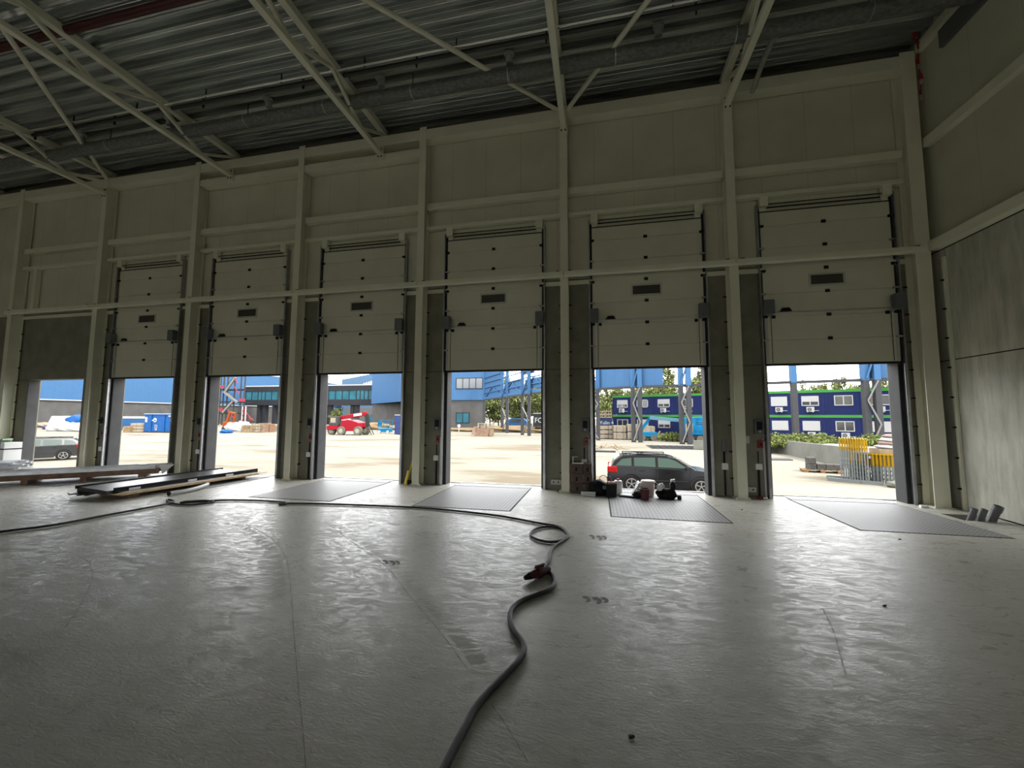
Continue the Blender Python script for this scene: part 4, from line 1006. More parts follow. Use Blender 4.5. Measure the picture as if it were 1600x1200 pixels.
for i in range(2):
    for j in range(2):
        c = thing('pallet_crate', 'timber crate on the dark blue container, %s' % (['lower', 'upper'][i]+[' one nearest the glazed doors', ' one nearest the cabins'][j]), 'crate', (p_.x+0.02+j*Lc/2, 56.1, 1.72+i*0.46), group='timber crates on the blue container')
        MB().box(0, Lc/2-0.05, 0, 1.0, 0.34, 0.44).build('top_boards', XTIM, c); MB().box(0, Lc/2-0.05, 0, 1.0, 0, 0.08).build('bottom_boards', XTIM, c)
        m = MB()
        for u in (0, Lc/4-0.08, Lc/2-0.17): m.box(u, u+0.12, 0, 1.0, 0.08, 0.34)
        m.build('corner_blocks', XWOOD, c)

# --- timber packs in front
rnd = random.Random(11)
packs = [(929, 958, 665, 686, 3, 'long pale timber pack at the left, three layers'), (958.5, 979, 665, 687, 2, 'timber pack with a yellow sheet on top'), (980.5, 997, 663, 687.5, 2, 'narrow whitish timber pack, tallest'), (998.5, 1024, 666, 688.5, 2, 'wide pinkish timber pack at the right')]
for a, b, yt, ybm, nl, lab in packs:
    g0 = Y0((a+b)/2, ybm); x0, x1 = V(a, ybm, g0.y).x, V(b, ybm, g0.y).x; zt_ = V((a+b)/2, yt, g0.y).z; h = (zt_-YZ)/nl
    for i in range(nl):
        t = thing('timber_pack', lab+', '+['bottom layer', 'second layer', 'top layer'][i], 'timber pack', (x0, g0.y, YZ+h*i), group='timber packs in front of the site cabins')
        MB().box(0.02, x1-x0-0.02, 0, 2.2, 0.10, h-0.01).build('boards', XTIM, t, 0.02)
        m = MB()
        for u in (0.15, 0.5, 0.85): m.box((x1-x0)*u-0.06, (x1-x0)*u+0.06, 0, 2.2, 0, 0.10)
        m.build('spacers', XWOOD, t)
        m = MB()
        for u in (0.25, 0.75): m.box((x1-x0)*u-0.02, (x1-x0)*u+0.02, -0.01, 0, 0.1, h)
        m.build('packing_strap', XPOST, t)
p_ = Y0(1031, 688)
t = thing('rubble_heap', 'heap of orange-brown offcuts right of the timber packs', 'heap', p_.to_tuple())
for i in range(9): MB().bar((rnd.uniform(-1, 1), rnd.uniform(0, 1), rnd.uniform(0.1, 0.3)), (rnd.uniform(-1, 1.4), rnd.uniform(0, 1), rnd.uniform(0.5, 1.3)), 0.25, 0.12).build('offcut', XORG if i % 2 else XTIM, t)
# pale concrete blocks
for i, (a, b) in enumerate(((1041, 1055), (1055.5, 1069), (1069.5, 1085), (1085.5, 1090))):
    g0 = Y0(1065, 688); t0 = MB().box(V(a, 688, g0.y).x, V(b, 688, g0.y).x, g0.y, g0.y+0.6, YZ, YZ+0.42).build('concrete_block', mat('pale_block', (0.17524, 0.17524, 0.16226), 0.8, 0, 0.1), None, 0.03)
    tag(t0, 'pale concrete kerb block under the blue tarpaulin, %s of four' % ['first', 'second', 'third', 'short last'][i], 'block', 'row of pale concrete blocks')
# blue tarpaulin-covered lorry load
p_ = V(1068, 660, 50.5); q_ = V(1104, 660, 50.5)
t = thing('covered_trailer', 'bright blue tarpaulin-covered load standing in front of the site cabins', 'trailer', (p_.x, 50.5, YZ))
W_ = q_.x-p_.x; H0 = V(1085, 651, 50.5).z-YZ
MB().prism([(0, 0.9), (W_, 0.9), (W_, H0), (0, H0-0.15)], 'y', 0, 2.2).build('tarpaulin', mat('bright_tarpaulin', (0.00256, 0.09736, 0.21418), 0.35, 0, 0.45, 1.2, 0.8, 2), t, 0.08)
for z in (H0-0.75, H0-0.95): MB().box(1.3, W_, -0.03, 0, z, z+0.06).build('rope', XDGREY, t)
MB().box(0.1, W_, 0.1, 2.1, 0.45, 0.9).build('chassis', XDGREY, t)
for x in (0.7, W_-0.7): MB().cyl((x, 0.0, 0.42), (x, 0.3, 0.42), 0.42, 16).build('wheel', XTYRE, t)
MB().box(0.2, 1.0, -0.06, 0, 1.3, 2.2).build('load_window', XTIM, t)
# cyan boom lift
p_ = V(1024, 665, 53.0)
t = thing('boom_lift', 'cyan folding boom lift between the timber packs and the grey post', 'boom lift', (p_.x, 53.0, YZ))
MB().box(-2.0, 0.2, 0, 1.6, 0.5, 1.1).build('chassis', XCYAN, t, 0.05); MB().bar((-1.9, 0.7, 1.0), (-0.5, 0.7, 2.9), 0.3, 0.35).build('lower_boom', XCYAN, t)
MB().bar((-0.6, 0.5, 2.9), (3.6, 0.5, 2.55), 0.4, 0.45).build('upper_boom', mat('pale_cyan', (0.0649, 0.15577, 0.19471), 0.5), t)
lettering('lettering', 'genie'.replace('genie', 'BOOM') if False else '', 0.3, (0, 0, 0), t, XW) if False else None
MB().box(3.6, 4.6, 0.2, 1.1, 1.6, 2.6).build('basket', XW, t)
for x in (-1.6, -0.2): MB().cyl((x, -0.05, 0.4), (x, 0.3, 0.4), 0.4, 16).build('wheel', XTYRE, t)

# --- low concrete ramp wall, shrubs, pipes
a, b = Y0(1203, 706), Y0(1216, 707); c_, d_ = Y0(1218, 707), Y0(1330, 732)
H1 = 1.15
t = thing('ramp_wall', 'low concrete ramp wall running diagonally behind the brick pallet', 'wall', kind='thing')
MB().bar((c_.x, c_.y, YZ+0.45), (d_.x, d_.y, YZ+0.62), 0.35, 1.25).build('near_wall', XWALL, t)
MB().bar((a.x-6, a.y+1, YZ+0.35), (c_.x, c_.y, YZ+0.40), 0.35, 1.0).build('far_wall', XWALL, t)
MB().prism([(c_.x, c_.y+0.3), (d_.x, d_.y+0.3), (d_.x+8, d_.y+2), (26, 41), (12, 42)], 'z', YZ-0.2, YZ+0.75).build('upper_ground', YARD, t)
for i in range(5):
    p_ = V(1272+1.2*i, 696, 33.6); o = MB().cyl((p_.x+0.25*i, 33.0+0.22*i, YZ+0.98), (p_.x+2.6, 33.0+0.22*i, YZ+0.93), 0.12, 12).build('plastic_pipe', XW, None, 0, True)
    tag(o, 'pale pipe in the row lying on top of the ramp wall, '+['nearest', 'second', 'third', 'fourth', 'farthest'][i], 'pipe', 'pale pipes behind the ramp wall')
# brick pallet
p_ = Y0(1283, 738)
t = thing('block_pallet', 'timber pallet with grey paving blocks in front of the ramp wall', 'pallet', p_.to_tuple(), R(-12))
m = MB()
for u in range(7): m.box(-0.9+0.26*u, -0.7+0.26*u, -0.4, 0.6, 0.12, 0.15)
m.build('deck_boards', XWOOD, t)
m = MB()
for u in (-0.85, -0.1, 0.65): m.box(u, u+0.2, -0.4, 0.6, 0, 0.12)
m.build('runners', mat('orange_timber', (0.16875, 0.08438, 0.03245), 0.8), t)
GB = mat('grey_paving_block', (0.05517, 0.05192, 0.04868), 0.85, 0, 0.3, 8)
for i, (x, z) in enumerate(((-0.62, 0.15), (-0.2, 0.15), (0.2, 0.15), (-0.62, 0.48), (0.55, 0.15))):
    MB().box(x, x+0.38, -0.2, 0.4, z, z+0.31).build('paving_block', GB, t, 0.01)
t = thing('steel_plate', 'grey road plate lying flat left of the brick pallet', 'plate', Y0(1212, 718).to_tuple()); MB().prism([(-1.6, -0.9), (0.9, -0.5), (1.1, 0.6), (-1.6, 0.5)], 'z', 0.0, 0.06).build('plate', XPOST, t)

# yellow-topped barriers, standing upright in a rack
def make_barrier():
    t = thing('fence_barrier', None, 'barrier', group='upright yellow-topped steel barriers', kind='thing')
    h = 1.95; r_ = 0.022; wd = 1.15
    m = MB()
    for x in (-wd/2, wd/2): m.cyl((x, 0, 0.05), (x, 0, h*0.72), r_, 6)
    for z in (0.35, 0.55, 0.75, 0.95): m.cyl((-wd/2, 0, z), (wd/2, 0, z), r_*0.8, 6)
    m.build('zinc_frame', XZINC, t)
    m = MB(); m.tube(smoothpath([(-wd/2, 0, h*0.72), (-wd/2, 0, h-0.1), (-wd/2+0.1, 0, h), (wd/2-0.1, 0, h), (wd/2, 0, h-0.1), (wd/2, 0, h*0.72)], 4), r_*1.15, 6); m.cyl((-wd/2, 0, h*0.78), (wd/2, 0, h*0.78), r_, 6)
    m.build('yellow_top', XYEL, t)
    return t
bp_ = make_barrier(); base = Y0(1312, 752); end = Y0(1354, 757)
nb = 11
for i in range(nb):
    c = bp_ if i == 0 else copy_tree(bp_)
    c.location = (base.x+(end.x-base.x)*i/(nb-1)+0.35, base.y+(end.y-base.y)*i/(nb-1)+0.5, YZ+0.06); c.rotation_euler = (0, R(1.5*math.sin(i*2)), R(64))
    c['label'] = 'tall yellow-topped steel barrier, '+(ORD+['tenth', 'last'])[i]+' in the rack from the brick pallet'
def make_short():
    t = thing('fence_barrier', None, 'barrier', group='shorter yellow-topped barriers', kind='thing')
    m = MB(); m.box(-0.06, 0.06, -0.5, 0.5, 1.0, 1.06); m.box(-0.07, 0.07, -0.02, 0.02, 0.62, 1.05); m.box(-0.05, 0.05, -0.5, -0.44, 0.62, 1.0); m.box(-0.05, 0.05, 0.44, 0.5, 0.62, 1.0); m.build('yellow_top', XYEL, t, 0.01)
    m = MB(); m.box(-0.05, 0.05, -0.5, -0.44, 0.03, 0.62); m.box(-0.05, 0.05, 0.44, 0.5, 0.03, 0.62); m.box(-0.03, 0.03, -0.02, 0.02, 0.1, 0.62)
    for z in (0.15, 0.3, 0.45): m.box(-0.02, 0.02, -0.45, 0.45, z, z+0.035)
    m.build('zinc_frame', XZINC, t); return t
sp = make_short(); s0 = Y0(1362, 757); s1 = Y0(1412, 762)
for i in range(9):
    c = sp if i == 0 else copy_tree(sp)
    c.location = (s0.x+(s1.x-s0.x)*i/8, s0.y+(s1.y-s0.y)*i/8+0.6, YZ+0.02); c.rotation_euler = (0, 0, R(30)); c.scale = (1.15, 1.0, 1.28)
    c['label'] = 'short yellow-topped barrier, '+ORD[i]+' away from the tall ones'
t = thing('barrier_rack', 'grey steel skid on which the tall yellow-topped barriers stand', 'rack', base.to_tuple())
dd = (end-base); MB().bar((-0.45, 0.1, 0.08), (dd.x+0.5, dd.y-0.25, 0.08), 0.12, 0.16).build('skid_beam', XZINC, t); MB().bar((-0.1, 0.9, 0.08), (dd.x+0.9, dd.y+0.8, 0.08), 0.12, 0.16).build('skid_beam', XZINC, t)
for u in (0.05, 0.45, 0.85): MB().box(dd.x*u-0.05, dd.x*u+0.05, dd.y*u-0.05+0.05, dd.y*u+0.2, -0.0, 0.1).build('skid_foot', XPOST, t)
t = thing('white_sign', 'small white sign hanging on the barriers', 'sign', (V(1355, 713, base.y-0.1).x, base.y-0.45, V(1355, 713, base.y).z), kind='thing'); MB().box(-0.13, 0.13, 0, 0.02, -0.06, 0.07).build('sign_board', XW, t)
MB().bar((0, 0.01, -0.06), (-0.25, 0.05, -1.15), 0.03, 0.03).build('sign_prop', XZINC, t); MB().bar((0, 0.01, -0.06), (0.35, 0.05, -1.15), 0.03, 0.03).build('sign_prop', XZINC, t)
# wrapped goods
p_ = V(1388, 690, 30.0)
t = thing('wrapped_goods', 'pile of white and pinkish wrapped sacks at the right edge of the corner door', 'sacks', (p_.x, 30.0, YZ+0.75))
for i in range(4): lump('sack', XW if i % 2 == 0 else mat('pinkish_sack', (0.18173, 0.12332, 0.11034), 0.8), t, (0.0+0.1*i, 0, 0.3+0.22*i), (1.5-0.12*i, 1.0, 0.30), 20+i, 2, 0.1)
MB().box(-0.8, 0.8, -0.5, 0.5, 0, 0.3).build('pallet_base', XWOOD, t)
t = thing('stone_heap', 'small pale heap on the ground at the foot of the short barriers', 'heap', Y0(1405, 762).to_tuple()); lump('heap', XWALL, t, (0, 0, 0), (0.9, 0.5, 0.3), 31)

# --- door D things
g0 = Y0(756, 682); x0, x1 = V(743, 682, g0.y).x, V(769, 682, g0.y).x
t = thing('pallet_pile', 'leaning pile of pinkish pallets standing alone in the yard', 'pallets', (x0, g0.y, YZ)); Wp = x1-x0; 
zt_ = V(756, 661, g0.y).z-YZ
m = MB()
for i in range(6): m.bar((0.15+0.05*i, 0.2*i, 0.05), (0.5+0.03*i, 0.2*i+0.5, zt_*0.6), Wp*0.7, 0.06, (0, 1, 0))
m.build('leaning_panels', mat('pinkish_timber', (0.14928, 0.09736, 0.07139), 0.85, 0, 0.2, 2), t)
PT = MATS['pinkish_timber']
MB().prism([(-0.05, 0), (Wp*0.75, 0), (Wp*0.85, zt_*0.62), (0.35, zt_*0.62)], 'y', 0, 0.9).build('board_stack', PT, t); MB().prism([(Wp*0.78, 0), (Wp, 0.1), (Wp, zt_*0.62), (Wp*0.86, zt_*0.62)], 'y', 0.1, 1.0).build('board_ends', XWOOD, t)
for i in range(3): 
    m = MB(); z = zt_*0.64+i*zt_*0.12; m.box(0.3, Wp+0.1, 0, 1.0, z+zt_*0.06, z+zt_*0.1)
    for u in (0.3, Wp*0.5, Wp-0.1): m.box(u, u+0.2, 0, 1.0, z, z+zt_*0.06)
    m.build('pallet', XTIM, t)
t = thing('white_post_sign', 'small white round-headed post in front of the office block', 'post', Y0(717, 675).to_tuple()); MB().cyl((0, 0, 0), (0, 0, 1.0), 0.08, 8).build('post', XW, t); MB().cyl((0, -0.05, 1.15), (0, 0.05, 1.15), 0.32, 16).build('round_head', XW, t)
t = thing('sand_heap', 'low yellowish sand bank at the foot of the steel screen', 'sand', Y0(800, 676).to_tuple()); lump('sand_mound', XSAND, t, (0, 3, -0.1), (20, 6, 1.3), 41, 3, 0.12); lump('sand_mound', XSAND, t, (6, 1, -0.1), (9, 4, 1.1), 42, 3, 0.12); lump('sand_mound', XSAND, t, (-10, 4, -0.1), (14, 5, 0.8), 43, 3, 0.1)
t = thing('delivery_van', 'small blue van parked between the grey posts of the steel screen', 'van', (V(789, 660, 76).x, 76, YZ+0.5))
MB().prism([(0, 0.4), (4.3, 0.4), (4.3, 1.5), (3.6, 2.1), (1.0, 2.1), (0.2, 1.3)], 'y', 0, 1.9).build('van_body', mat('van_blue', (0.01298, 0.05517, 0.1363), 0.4), t, 0.06)
MB().prism([(1.1, 1.35), (3.9, 1.35), (3.5, 1.95), (1.3, 1.95)], 'y', -0.02, 0.0).build('side_window', XGLASS, t)
for x in (0.9, 3.4): MB().cyl((x, -0.02, 0.35), (x, 0.25, 0.35), 0.36, 14).build('wheel', XTYRE, t)
t = thing('shipping_container', 'dark blue container with white lettering beyond the white cabinets', 'container', (V(833, 660, 72).x, 72, 0.0))
MB().box(0, 6, 0, 2.4, 0, 2.35).build('container_body', XDGREY, t); lettering('lettering', 'FOST', 1.25, (0.25, -0.05, 0.75), t, XW); MB().box(0, 6, -0.03, 0, 2.35, 2.45).build('top_rail', XW, t)
g0 = Y0(836, 675)
for i, (a, b, col_, lab) in enumerate(((824.5, 833, 'c', 'white open cabinet standing at the right side of the pallet-stack door'), (834, 848, 'w', 'white boxed pack in two layers beside the open cabinet'))):
    xa, xb = V(a, 675, g0.y).x, V(b, 675, g0.y).x; h = V(836, 661, g0.y).z-YZ
    t = thing('white_cabinet', lab, 'cabinet', (xa, g0.y, YZ))
    MB().box(0, xb-xa, 0, 1.2, 0, h).build('cabinet_body', XW, t, 0.03)
    if i == 0: MB().box((xb-xa)*0.35, (xb-xa)*0.75, -0.02, 0, 0.2, h-0.15).build('dark_opening', XPOST, t)
    else:
        for z in (h*0.5, 0.05): MB().box(0.1, xb-xa, -0.02, 0.01, z, z+0.07).build('dark_joint', XDGREY, t)

# --- telehandler
g0 = Y0(540, 680)
t = thing('telehandler', 'red telehandler with its boom lowered, parked in the yard', 'telehandler', (V(508, 680, g0.y).x, g0.y, YZ)); 
TL = V(571, 680, g0.y).x-V(508, 680, g0.y).x; k = TL/6.4
def tz(m): m.move(Matrix.Scale(k, 4)); return m
tz(MB().prism([(0.2, 0.75), (2.0, 0.75), (2.0, 1.35), (0.25, 1.35)], 'y', -0.1, 2.2)).build('counterweight', XRED, t, 0.06)
tz(MB().prism([(2.2, 0.55), (4.7, 0.6), (5.4, 1.1), (5.2, 1.75), (3.9, 2.15), (2.5, 2.1)], 'y', 0.0, 2.1)).build('chassis', XRED, t, 0.08)
tz(MB().bar((1.9, 0.9, 2.45), (5.9, 0.9, 3.05), 0.45, 0.55)).build('boom', XRED, t, 0.04)
tz(MB().bar((4.0, 0.64, 2.82), (5.3, 0.64, 2.98), 0.03, 0.35)).build('white_decal', XW, t)
tz(MB().prism([(0.5, 1.35), (1.95, 1.35), (1.8, 2.65), (0.7, 2.65)], 'y', 0.0, 1.0)).build('cab', XPOST, t, 0.08); tz(MB().box(0.8, 1.6, -0.03, 0, 1.75, 2.45)).build('cab_window', XTIM, t)
tz(MB().bar((5.9, 0.9, 3.0), (6.2, 0.9, 1.2), 0.5, 0.25)).build('boom_head', XDGREY, t); tz(MB().bar((6.1, 0.7, 1.6), (6.9, 0.7, 0.1), 0.08, 0.08)).build('fork', XDGREY, t); tz(MB().bar((6.1, 1.3, 1.6), (6.9, 1.3, 0.1), 0.08, 0.08)).build('fork', XDGREY, t)
for x, y in ((0.7, 0.3), (2.6, -0.2), (5.2, -0.2), (5.2, 1.7)):
    wv = tz(MB().cyl((x, y, 0.62), (x, y+0.45, 0.62), 0.64, 20)).build('wheel', XTYRE, t, 0.05); tz(MB().cyl((x, y-0.02, 0.62), (x, y+0.02, 0.62), 0.34, 16)).build('rim', XRIM, wv)
# scissor lift
g0 = Y0(600, 677); xa, xb = V(590, 677, g0.y).x, V(608, 677, g0.y).x; w_ = xb-xa; h_ = V(600, 656, g0.y).z-YZ
t = thing('scissor_lift', 'cyan scissor lift beside the red telehandler', 'scissor lift', (xa, g0.y, YZ))
MB().box(0, w_, 0, 1.2, 0.2, h_*0.35).build('base', XCYAN, t, 0.05); m = MB()
for x in (0.03, w_*0.5, w_-0.08): m.box(x, x+0.07, 0, 0.07, h_*0.42, h_); m.box(x, x+0.07, 1.1, 1.17, h_*0.42, h_)
for z in (h_*0.42, h_*0.7, h_-0.07): m.box(0, w_, 0, 0.07, z, z+0.07); m.box(0, w_, 1.1, 1.17, z, z+0.07)
m.box(0, w_*0.32, 0, 0.05, h_*0.5, h_*0.9); m.build('platform', XCYAN, t)
for x in (0.3, w_-0.3): MB().cyl((x, -0.03, 0.25), (x, 0.2, 0.25), 0.26, 14).build('wheel', XW, t)
g0 = Y0(622, 679); xa, xb = V(616, 679, g0.y).x, V(631, 679, g0.y).x
t = thing('portable_toilet', 'dark blue portable toilet cabin right of the scissor lift', 'portable toilet', (xa, g0.y, YZ)); h_ = V(622, 649, g0.y).z-YZ
MB().box(0, xb-xa, 0, 1.3, 0.05, h_).build('cabin', mat('toilet_blue', (0.02272, 0.0357, 0.10385), 0.5), t, 0.05); MB().box(-0.03, xb-xa+0.03, -0.03, 1.33, h_, h_+0.1).build('roof', XW, t, 0.03)
for z in (0.3, 0.6): MB().box(0.1, xb-xa-0.1, -0.02, 0, h_*z, h_*z+0.04).build('panel_joint', XDGREY, t)
# sand heaps and pallets behind
t = thing('sand_heap', 'row of yellowish sand and rubble heaps behind the scissor lift', 'sand', Y0(592, 672).to_tuple())
lump('sand_mound', XSAND, t, (-2.5, 2, -0.1), (7, 3, 1.7), 51, 3, 0.15); lump('sand_mound', XSAND, t, (4.5, 2, -0.1), (6, 3, 1.5), 52, 3, 0.15)
for i, (px, c2) in enumerate(((524, XW), (533, XPOST))):
    q2 = Y0(px, 668); t = thing('parked_van', ['white van parked behind the red telehandler', 'grey van parked behind the red telehandler'][i], 'van', (q2.x, q2.y, YZ))
    MB().prism([(0, 0.4), (4.6, 0.4), (4.6, 1.2), (3.9, 2.2), (0.2, 2.3), (0, 1.6)], 'y', 0, 1.9).build('van_body', c2, t, 0.1)
    MB().prism([(2.9, 1.35), (4.2, 1.3), (3.8, 2.0), (2.9, 2.05)], 'y', -0.02, 0).build('side_window', XGLASS, t)
    for x in (0.9, 3.7): MB().cyl((x, -0.03, 0.35), (x, 0.2, 0.35), 0.36, 14).build('wheel', XDGREY, t)

# --- stair tower
Ys = 100.0
x0, x1 = V(341, 640, Ys).x, V(381, 640, Ys).x; zt_ = V(360, 584, Ys).z
t = thing('stair_tower', 'steel stair tower with zigzag flights at the end of the footbridge', 'stair tower')
for px in (342, 347, 353, 364, 374, 380):
    x = V(px, 640, Ys).x; MB().box(x-0.14, x+0.14, Ys, Ys+0.28, YZ, zt_+1).build('post', XPOST, t)
for py in (609, 628, 646): 
    z = V(360, py, Ys).z; MB().box(x0, x1, Ys, Ys+0.25, z, z+0.25).build('cross_beam', XPOST, t); MB().box(x0, x1-5*0, Ys+0.3, Ys+3, z-0.1, z).build('landing', XPOST, t)
SF = mat('stair_flight', (0.14279, 0.1363, 0.12332), 0.7)
for (ax, ay), (bx_, by_) in (((352, 612), (368, 590)), ((350, 612), (371, 629)), ((348, 645), (364, 627))):
    p_ = V(ax, ay, Ys-0.2); q_ = V(bx_, by_, Ys-0.2); MB().bar(p_, q_, 0.5, 0.55).build('stair_flight', SF, t); MB().bar(p_+Vector((0, 0, 1.1)), q_+Vector((0, 0, 1.1)), 0.08, 0.1).build('handrail', XPOST, t)
for (ax, ay), (bx_, by_) in (((366, 590), (372, 600)), ((384, 646), (396, 657)), ((382, 640), (392, 657)), ((356, 640), (366, 655)), ((366, 604), (374, 616))): MB().bar(V(ax, ay, Ys-0.4), V(bx_, by_, Ys-0.4), 0.16, 0.2).build('stay_bar', mat('red_guard', (0.22, 0.03, 0.04), 0.6), t)
for px, py in ((345, 604), (378, 625), (343, 640)): p_ = V(px, py, Ys-0.3); MB().box(p_.x-1, p_.x+1.2, Ys-0.35, Ys-0.3, p_.z-0.5, p_.z+0.4).build('red_guard', mat('red_guard', (0.14279, 0.01947, 0.02596), 0.6), t)
t = thing('lattice_mast', 'red and white lattice mast at the foot of the stair tower', 'mast', (V(380, 650, 95).x, 95, YZ)); h_ = V(380, 635, 95).z-YZ
for x in (-0.6, 0.55): MB().box(x, x+0.2, 0, 0.2, 0, h_).build('upright', XW, t)
m = MB()
for i in range(4): m.bar((-0.5, 0.1, h_*i/4), (0.6, 0.1, h_*(i+1)/4), 0.14, 0.14)
m.build('lattice', mat('red_guard', (0.14279, 0.01947, 0.02596), 0.6), t)
t = thing('excavator', 'orange machine with angled arm below the stair tower', 'machine', (V(346, 664, 70).x, 70, YZ))
MB().box(0.2, 3.0, 0, 1.5, 0.4, 1.6).build('body', XORG, t, 0.1); MB().bar((0.6, 0.6, 1.4), (1.4, 0.6, 3.6), 0.35, 0.4).build('arm', XORG, t); MB().bar((1.4, 0.6, 3.6), (2.8, 0.6, 3.3), 0.3, 0.35).build('arm', XORG, t); MB().bar((2.8, 0.6, 3.3), (2.4, 0.6, 1.6), 0.3, 0.3).build('arm', XORG, t); MB().box(0, 3.4, 0.0, 1.6, 0, 0.45).build('track', XDGREY, t, 0.1)
rnd = random.Random(77)
# goods along the yard edge in the stair-tower door
def heap(px, py, w_, h_, m_, lab, cat, nm, seed, n=3):
    g_ = Y0(px, py); t = thing(nm, lab, cat, g_.to_tuple()); r2 = random.Random(seed)
    for i in range(n): lump(nm.split('_')[0]+'_lump', m_, t, (r2.uniform(-w_/3, w_/3), 0.3*i, 0), (w_*r2.uniform(0.5, 0.9), 1.4, h_*r2.uniform(0.6, 1.0)), seed+i, 2, 0.2)
heap(352, 677, 1.6, 0.7, XSKIP, 'blue plastic bag heap at the yard edge below the stair tower', 'bags', 'bag_heap', 61)
heap(368, 674, 5.0, 1.9, XW, 'white sheet-covered heap beside the blue bags', 'heap', 'sheet_heap', 64, 4)
heap(72, 668, 7.0, 1.2, XTIM, 'pale rubble heap behind the parked grey car', 'heap', 'rubble_heap', 67, 4)
heap(80, 671, 4.0, 1.3, mat('purple_sacks', (0.03245, 0.03245, 0.10385), 0.6), 'dark purple sack heap left of the white bags', 'sacks', 'sack_heap', 71, 3)
heap(100, 674, 8.0, 1.8, XW, 'white bulky bags at the yard edge behind the parked grey car', 'bags', 'bag_heap', 74, 5)
def timber(px0, px1, pyb, pyt, lab, m_=XTIM, nm='timber_stack', tilt=False):
    g_ = Y0((px0+px1)/2, pyb); xa, xb = V(px0, pyb, g_.y).x, V(px1, pyb, g_.y).x; h_ = V(px0, pyt, g_.y).z-YZ
    t = thing(nm, lab, 'timber stack', (xa, g_.y, YZ), group='timber stacks along the far yard edge')
    n = 3
    for i in range(n):
        if tilt: MB().prism([(0+i*0.3, 0), (xb-xa, 0), (xb-xa, h_*0.3), (xb-xa-1.6, h_*(0.5+0.25*i)), (xb-xa-2.2, h_*(0.45+0.25*i))], 'y', 0.4*i, 0.4*i+0.38).build('boards', m_, t)
        else: MB().box(0, xb-xa, 0, 1.2, h_*i/n+0.06, h_*(i+1)/n-0.02).build('boards', m_, t, 0.02)
    m = MB()
    for u in (0.1, 0.5, 0.9): m.box((xb-xa)*u-0.08, (xb-xa)*u+0.08, -0.01, 1.21, 0, h_*0.98)
    m.build('bearers', XWOOD, t)
timber(376, 393, 675.5, 664, 'leaning timber boards right of the white sheet heap', XWOOD, tilt=True)
timber(393, 404, 675.5, 662, 'square timber stack behind the leaning boards'); timber(404, 411, 675.5, 661, 'pinkish timber stack, fourth along the yard edge', MATS['pinkish_timber']); timber(412, 421, 675, 662, 'red-striped timber stack along the yard edge', mat('reddish_timber', (0.16226, 0.09087, 0.05841), 0.8)); timber(422, 437, 674, 664, 'low pale timber stack next to the door jamb')
timber(106, 116, 674, 662, 'orange-brown carton pallet behind the parked grey car', mat('tan_carton', (0.19471, 0.12981, 0.05841), 0.8)); timber(117, 130, 674, 661, 'tan carton pallet nearest the column behind the parked grey car', MATS['tan_carton'])
timber(192, 202, 675.5, 666, 'small tan pallet left of the blue skip', MATS['tan_carton']); timber(203, 222, 675.5, 661, 'open crate stack directly left of the blue skip', XTIM)
t = thing('white_tent', 'white tent-like covered load behind the white bags', 'tent', (V(75, 660, 62).x, 62, YZ)); w_ = V(104, 660, 62).x-V(75, 660, 62).x; h_ = V(90, 650, 62).z-YZ
MB().prism([(0, 0), (w_, 0), (w_, h_*0.5), (w_*0.85, h_), (w_*0.15, h_), (0, h_*0.55)], 'y', 0, 4).build('canopy', XW, t, 0.1)
t = thing('blue_tarpaulin', 'blue tarpaulin lump on the goods beside the column', 'tarpaulin', (V(124, 660, 58).x, 58, YZ)); lump('tarpaulin', XSKIP, t, (0, 0, 0.8), (6, 2, 2.2), 81, 2, 0.12)
t = thing('blue_tarpaulin', 'pale blue covered trailer left of the blue skip', 'trailer', (V(203, 660, 60).x, 60, YZ)); MB().box(-4, 4, 0, 2, 0.6, 2.4).build('cover', mat('van_blue', (0.01298, 0.05517, 0.1363), 0.4), t, 0.15); MB().box(-4, 4.5, -0.05, 0, 2.3, 2.7).build('white_edge', XW, t)
for x in (-2.5, 2.5): MB().cyl((x, -0.05, 0.4), (x, 0.3, 0.4), 0.4, 14).build('wheel', XDGREY, t)
# blue skip with markings
g_ = Y0(250, 676); xa, xb = V(224.5, 676, g_.y).x, V(282, 676, g_.y).x; h_ = V(245, 646.5, g_.y).z-YZ
t = thing('roll_off_skip', 'large blue roll-off skip with white markings and numbers', 'skip', (xa, g_.y, YZ)); w_ = xb-xa
MB().prism([(0.0, 0), (w_, 0), (w_, h_), (0, h_)], 'y', 0, 2.4).build('skip_body', XSKIP, t, 0.03)
m = MB()
for u in (0.19, 0.55, 0.85): m.box(w_*u-0.12, w_*u+0.12, -0.12, 0, 0.1, h_)
m.box(0, w_, -0.14, 0, h_-0.22, h_); m.build('side_rib', XSKIP, t)
m = MB(); m.box(0.0, w_, -0.16, 0.3, h_-0.06, h_+0.03)
m.build('rim_edge', XW, t)
MB().box(0.0, w_, -0.05, 2.4, -0.0, 0.22).build('runner', XDGREY, t)
for u in (0.29, 0.80):
    m = MB(); m.pipe((w_*u, -0.03, h_*0.66), (w_*u, 0.0, h_*0.66), 0.36, 0.20, 20); m.box(w_*u-0.72, w_*u-0.3, -0.03, 0, h_*0.62, h_*0.68); m.box(w_*u-0.16, w_*u+0.16, -0.03, 0, h_*0.68, h_*0.71); m.build('round_emblem', XW, t)
lettering('number_marking', '22', 0.72, (w_*0.28, -0.03, h_*0.26), t, XW); lettering('number_marking', '00', 0.5, (w_*0.30, -0.03, h_*0.12), t, XW)
MB().box(w_*0.02, w_*0.075, -0.03, 0, h_*0.55, h_*0.82).build('white_plate', XW, t)
MB().box(w_*0.65, w_*0.73, -0.03, 0, h_*0.84, h_*0.93).build('white_plate', XW, t)
